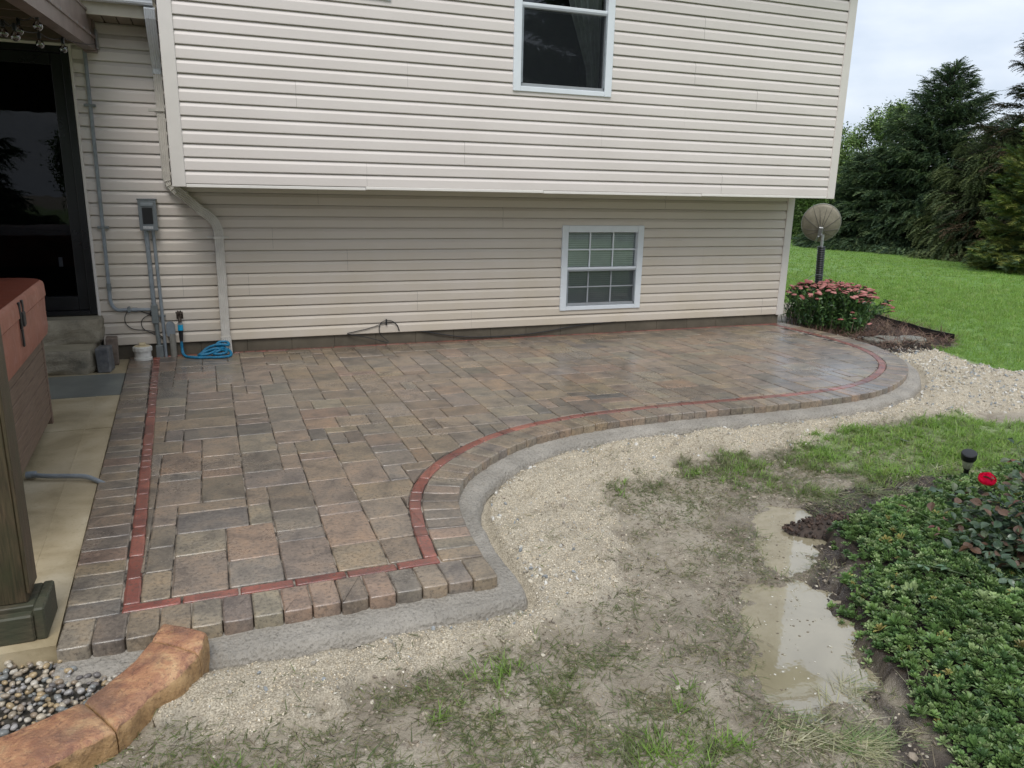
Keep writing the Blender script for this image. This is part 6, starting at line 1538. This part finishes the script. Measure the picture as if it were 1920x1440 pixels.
# ================================================================== TREES
def spray(seed, L_=.32, n=15, droop=.5, wdt=.026, nl=.085):
    r = random.Random(seed); V = []; Fc = []
    for k in range(n):
        t_ = k/(n-1); c = np.array([L_*t_, 0, -droop*L_*t_*t_]); 
        for sg in (-1, 1):
            a = sg*r.uniform(.5, .95); l = nl*(1-.45*t_)*r.uniform(.7, 1.2); d = np.array([math.cos(a), math.sin(a), r.uniform(-.35, .25)]); s_ = np.array([-d[1], d[0], 0])*wdt*.5; up_ = np.array([0, 0, wdt*.6*r.choice((-1, 1))]); o = len(V)
            V += [tuple(c-s_), tuple(c+s_+up_), tuple(c+d*l)]; Fc.append((o, o+1, o+2))
    return V, Fc
def leafclump(seed, n=16, R_=.16, s_=.05):
    r = random.Random(seed); V = []; Fc = []
    for k in range(n):
        c = np.array([r.gauss(0, 1), r.gauss(0, 1), r.gauss(0, .7)])*R_*.6; a = r.uniform(0, 6.28); e = r.uniform(-.6, .6); d = np.array([math.cos(a)*math.cos(e), math.sin(a)*math.cos(e), math.sin(e)])*s_*r.uniform(.7, 1.2); q = np.array([-math.sin(a), math.cos(a), r.uniform(-.5, .5)])*s_*.38; o = len(V)
        V += [tuple(c-d), tuple(c+q), tuple(c+d), tuple(c-q)]; Fc.append((o, o+1, o+2, o+3))
    return V, Fc
def conifer(name, label, pos, H_, R_, nspr, cols, droop=.45, seed=0, power=.75, weep=0., sparse=0., skirt=.02, scale=1., protos=None, group='conifers across the lawn', cat='spruce'):
    r = random.Random(seed); e = empty(name, pos); tag(e, label, cat, group)
    MB().tube([(pos[0], pos[1], pos[2]-.15), (pos[0]+.03, pos[1], pos[2]+H_*.5), (pos[0], pos[1], pos[2]+H_*.985)], [.028*H_, .016*H_, .006], 10).build('trunk', M['bark'], e)
    limbs = MB(); P3 = []; Rt = []; Sc = []; Tn = []
    nb_ = int(max(60, nspr/70)); tot = 0
    br = []
    for k in range(nb_):
        u = (k+r.random())/nb_; zf = skirt+(1-skirt)*(u**1.25); 
        Lb = R_*(1-zf)**power*r.uniform(.72, 1.12)*(1 if zf > .06 else .85); Lb = max(Lb, .06*R_)
        br.append((zf, Lb, r.uniform(0, 6.28)))
    wsum = sum(b_[1]**1.2 for b_ in br)
    for zf, Lb, a in br:
        if r.random() < sparse*zf: continue
        n_ = max(3, int(nspr*Lb**1.2/wsum)); z0 = zf*H_; dr = droop*(1.0-zf*.9)-.55*zf**2; dirv = np.array([math.cos(a), math.sin(a)])
        def bp(t_): 
            rr_ = Lb*t_; return np.array([dirv[0]*rr_, dirv[1]*rr_, z0-dr*rr_*(t_*.9)+.18*Lb*max(0, t_-.6)**2*4+.25*rr_*(zf*.9)])
        limbs.tube([bp(t_)+np.array(pos) for t_ in (0, .3, .6, .95)], [.010*H_*(1-zf)*.35+.006, .014, .010, .004], 5, cap=False)
        for _ in range(n_):
            t_ = r.random()**.62; p = bp(t_); side = r.choice((-1, 1)); sw = Lb*.26*(1-t_*.6)*r.random(); p = p+np.array([-dirv[1]*side*sw, dirv[0]*side*sw, -r.random()*(.06+weep*.45)])
            if p[2] < .08: p[2] = .08+r.random()*.15
            P3.append(p); yaw = a+side*r.uniform(.1, .9)*(1-t_*.5); pitch = r.uniform(-.35, .55)+weep*1.0-zf*.75
            Rt.append((r.gauss(0, .3), pitch, yaw)); Sc.append(r.uniform(.7, 1.25)*(.7+.45*(1-zf))*scale)
            c = np.array(r.choice(cols)); k_ = r.uniform(.75, 1.25); Tn.append(c*k_)
    # leader
    for _ in range(24): t_ = r.random(); P3.append(np.array([0, 0, H_*(.90+.10*t_)])); Rt.append((0, -1.0-r.random()*.4, r.uniform(0, 6.28))); Sc.append(.5*scale*(1.1-t_*.6)); Tn.append(np.array(r.choice(cols)))
    o = limbs.build('limbs', M['bark'], e); tag(o, kind='stuff')
    o = scatter('crown', protos or SPR, M['needle'], P3, Rt, Sc, np.array(Tn), e); tag(o, kind='stuff')
    return e
SPR = [spray(k) for k in range(5)]
WEEP = [spray(20+k, .38, 16, .65, .026, .085) for k in range(4)]
PINE = [spray(30+k, .22, 14, .1, .014, .15) for k in range(4)]
LEAF = [leafclump(k) for k in range(6)]
DG = [(.070, .112, .056), (.088, .138, .066), (.048, .084, .048), (.125, .175, .078)]
def G(px, py, Yq): r = ray(px, py); t_ = Yq/r[1]; x_ = r[0]*t_; return (x_, Yq, float(hz(x_, Yq)[0]))
def topz(px, py, Yq): return wp(px, py, Yq)[1]
p1 = G(1735, 478, 20.5); spruce1 = conifer('spruce_tree', 'tall broad dark spruce in the middle across the lawn', p1, topz(1762, 118, 20.5)-p1[2], 3.3, 36000, DG, seed=1, power=.74, skirt=.0)
p2 = G(1640, 472, 22); conifer('spruce_tree', 'short dark spruce left of the tallest one, skirt on the lawn', p2, topz(1640, 285, 22)-p2[2], 2.7, 23000, DG, seed=2, power=.6, skirt=.0)
p4 = G(1835, 480, 17.5); sprW = conifer('spruce_tree', 'weeping olive green spruce in front at the right', p4, topz(1835, 235, 17.5)-p4[2], 2.3, 13520, [(.105, .138, .054), (.075, .105, .046), (.140, .170, .066)], seed=4, power=.6, weep=.42, protos=WEEP, skirt=.0)
p5 = G(1868, 470, 24); conifer('spruce_tree', 'dark spruce behind the weeping one', p5, topz(1850, 215, 24)-p5[2], 2.9, 17000, DG, seed=5, power=.6)
p6 = G(1950, 480, 16); conifer('spruce_tree', 'tall sparse spruce rising at the right edge of the view', p6, 8.6, 3.0, 19000, [(.030, .050, .024), (.045, .060, .028), (.10, .07, .04)], seed=6, sparse=.35, power=.7)
p7 = G(1942, 490, 13.5); pine = conifer('pine_tree', 'young yellow green pine nearest at the right edge', p7, topz(1930, 235, 13.5)-p7[2], 1.55, 9360, [(.17, .21, .05), (.12, .18, .055), (.22, .235, .06), (.11, .17, .08)], seed=7, power=.4, protos=PINE, droop=.1, cat='pine')
def broadleaf(name, label, pos, H_, R_, ncl, cols, seed=0, zlow=.12, group='leafy trees beyond the lawn', sc2=1.0):
    r = random.Random(seed); e = empty(name, pos); tag(e, label, 'tree', group)
    MB().tube([(pos[0], pos[1], pos[2]-.15), (pos[0]+.05, pos[1], pos[2]+H_*.45), (pos[0], pos[1], pos[2]+H_*.8)], [.03*H_, .018*H_, .01], 10).build('trunk', M['bark'], e)
    limbs = MB(); P3 = []; Rt = []; Sc = []; Tn = []; lobes = []
    for k in range(26):
        a = r.uniform(0, 6.28); zf = r.uniform(zlow, .92); rr_ = R_*math.sin(PI*min(.98, (zf-zlow+.12)/(1.12-zlow)))**.7*r.uniform(.3, .85); c = np.array([math.cos(a)*rr_, math.sin(a)*rr_, zf*H_]); lobes.append((c, R_*r.uniform(.22, .42)))
        limbs.tube([(pos[0], pos[1], pos[2]+max(.1, zf*.6)*H_), tuple(np.array(pos)+c)], [.05, .015], 5, cap=False)
    for _ in range(ncl):
        c, R2 = r.choice(lobes); d = np.array([r.gauss(0, 1), r.gauss(0, 1), r.gauss(0, 1)]); d /= np.linalg.norm(d); p = c+d*R2*r.random()**.4*np.array([1, 1, .8]); 
        if p[2] < .1: continue
        P3.append(p); Rt.append((r.uniform(-1, 1), r.uniform(-1, 1), r.uniform(0, 6.28))); Sc.append(r.uniform(.8, 1.4)*sc2); Tn.append(np.array(r.choice(cols))*r.uniform(.7, 1.3))
    o = limbs.build('limbs', M['bark'], e); tag(o, kind='stuff'); o = scatter('crown', LEAF, M['needle'], P3, Rt, Sc, np.array(Tn), e); tag(o, kind='stuff'); return e
LG = [(.105, .175, .046), (.135, .215, .058), (.070, .125, .038), (.17, .24, .075)]
p3 = G(1630, 455, 28); broadleaf('leafy_tree', 'slender pale leafy tree rising behind the left spruces', p3, topz(1640, 188, 28)-p3[2], 2.0, 1700, LG, 3, sc2=1.2)
p8 = G(1548, 448, 27); lt1 = broadleaf('leafy_tree', 'dark leafy tree behind the satellite dish', p8, 4.6, 2.9, 4200, LG, 8, .05, sc2=1.2)
p9 = G(1478, 445, 33); broadleaf('leafy_tree', 'leafy tree farthest left, mostly hidden by the house', p9, 5.2, 3.2, 2600, LG, 9, .05, sc2=1.4)
p10 = G(1600, 452, 34); broadleaf('leafy_tree', 'leafy tree in the far gap between dish and spruces', p10, 4.6, 2.8, 2200, LG, 10, .05, sc2=1.4)
# trees standing behind the photographer, mirrored in the panes and the puddles
def copy_tree(src, loc, s, rot, label, group):
    c = src.copy(); C.objects.link(c); c.location = loc; c.scale = (s, s, s); c.rotation_euler = (0, 0, rot); c['label'] = label; c['group'] = group
    for ch in src.children:
        d = ch.copy(); C.objects.link(d); d.parent = c
    return c
for k, (sx_, sy_, s_, src, lb) in enumerate(((15.5, -17, 1.9, spruce1, 'tall spruce east of the yard behind the viewer'), (10.0, -21, 2.0, sprW, 'weeping spruce behind the viewer between two tall ones'), (4.5, -24, 1.8, spruce1, 'tall spruce straight behind the viewer'), (-3, -21, 1.3, lt1, 'leafy tree behind the viewer to the west'), (-10, -17, 1.5, spruce1, 'tall spruce far west behind the viewer'), (22, -11, 1.6, lt1, 'leafy tree far east behind the viewer'))):
    copy_tree(src, (sx_, sy_, -.45), s_, k*1.3, lb, 'trees behind the viewer')
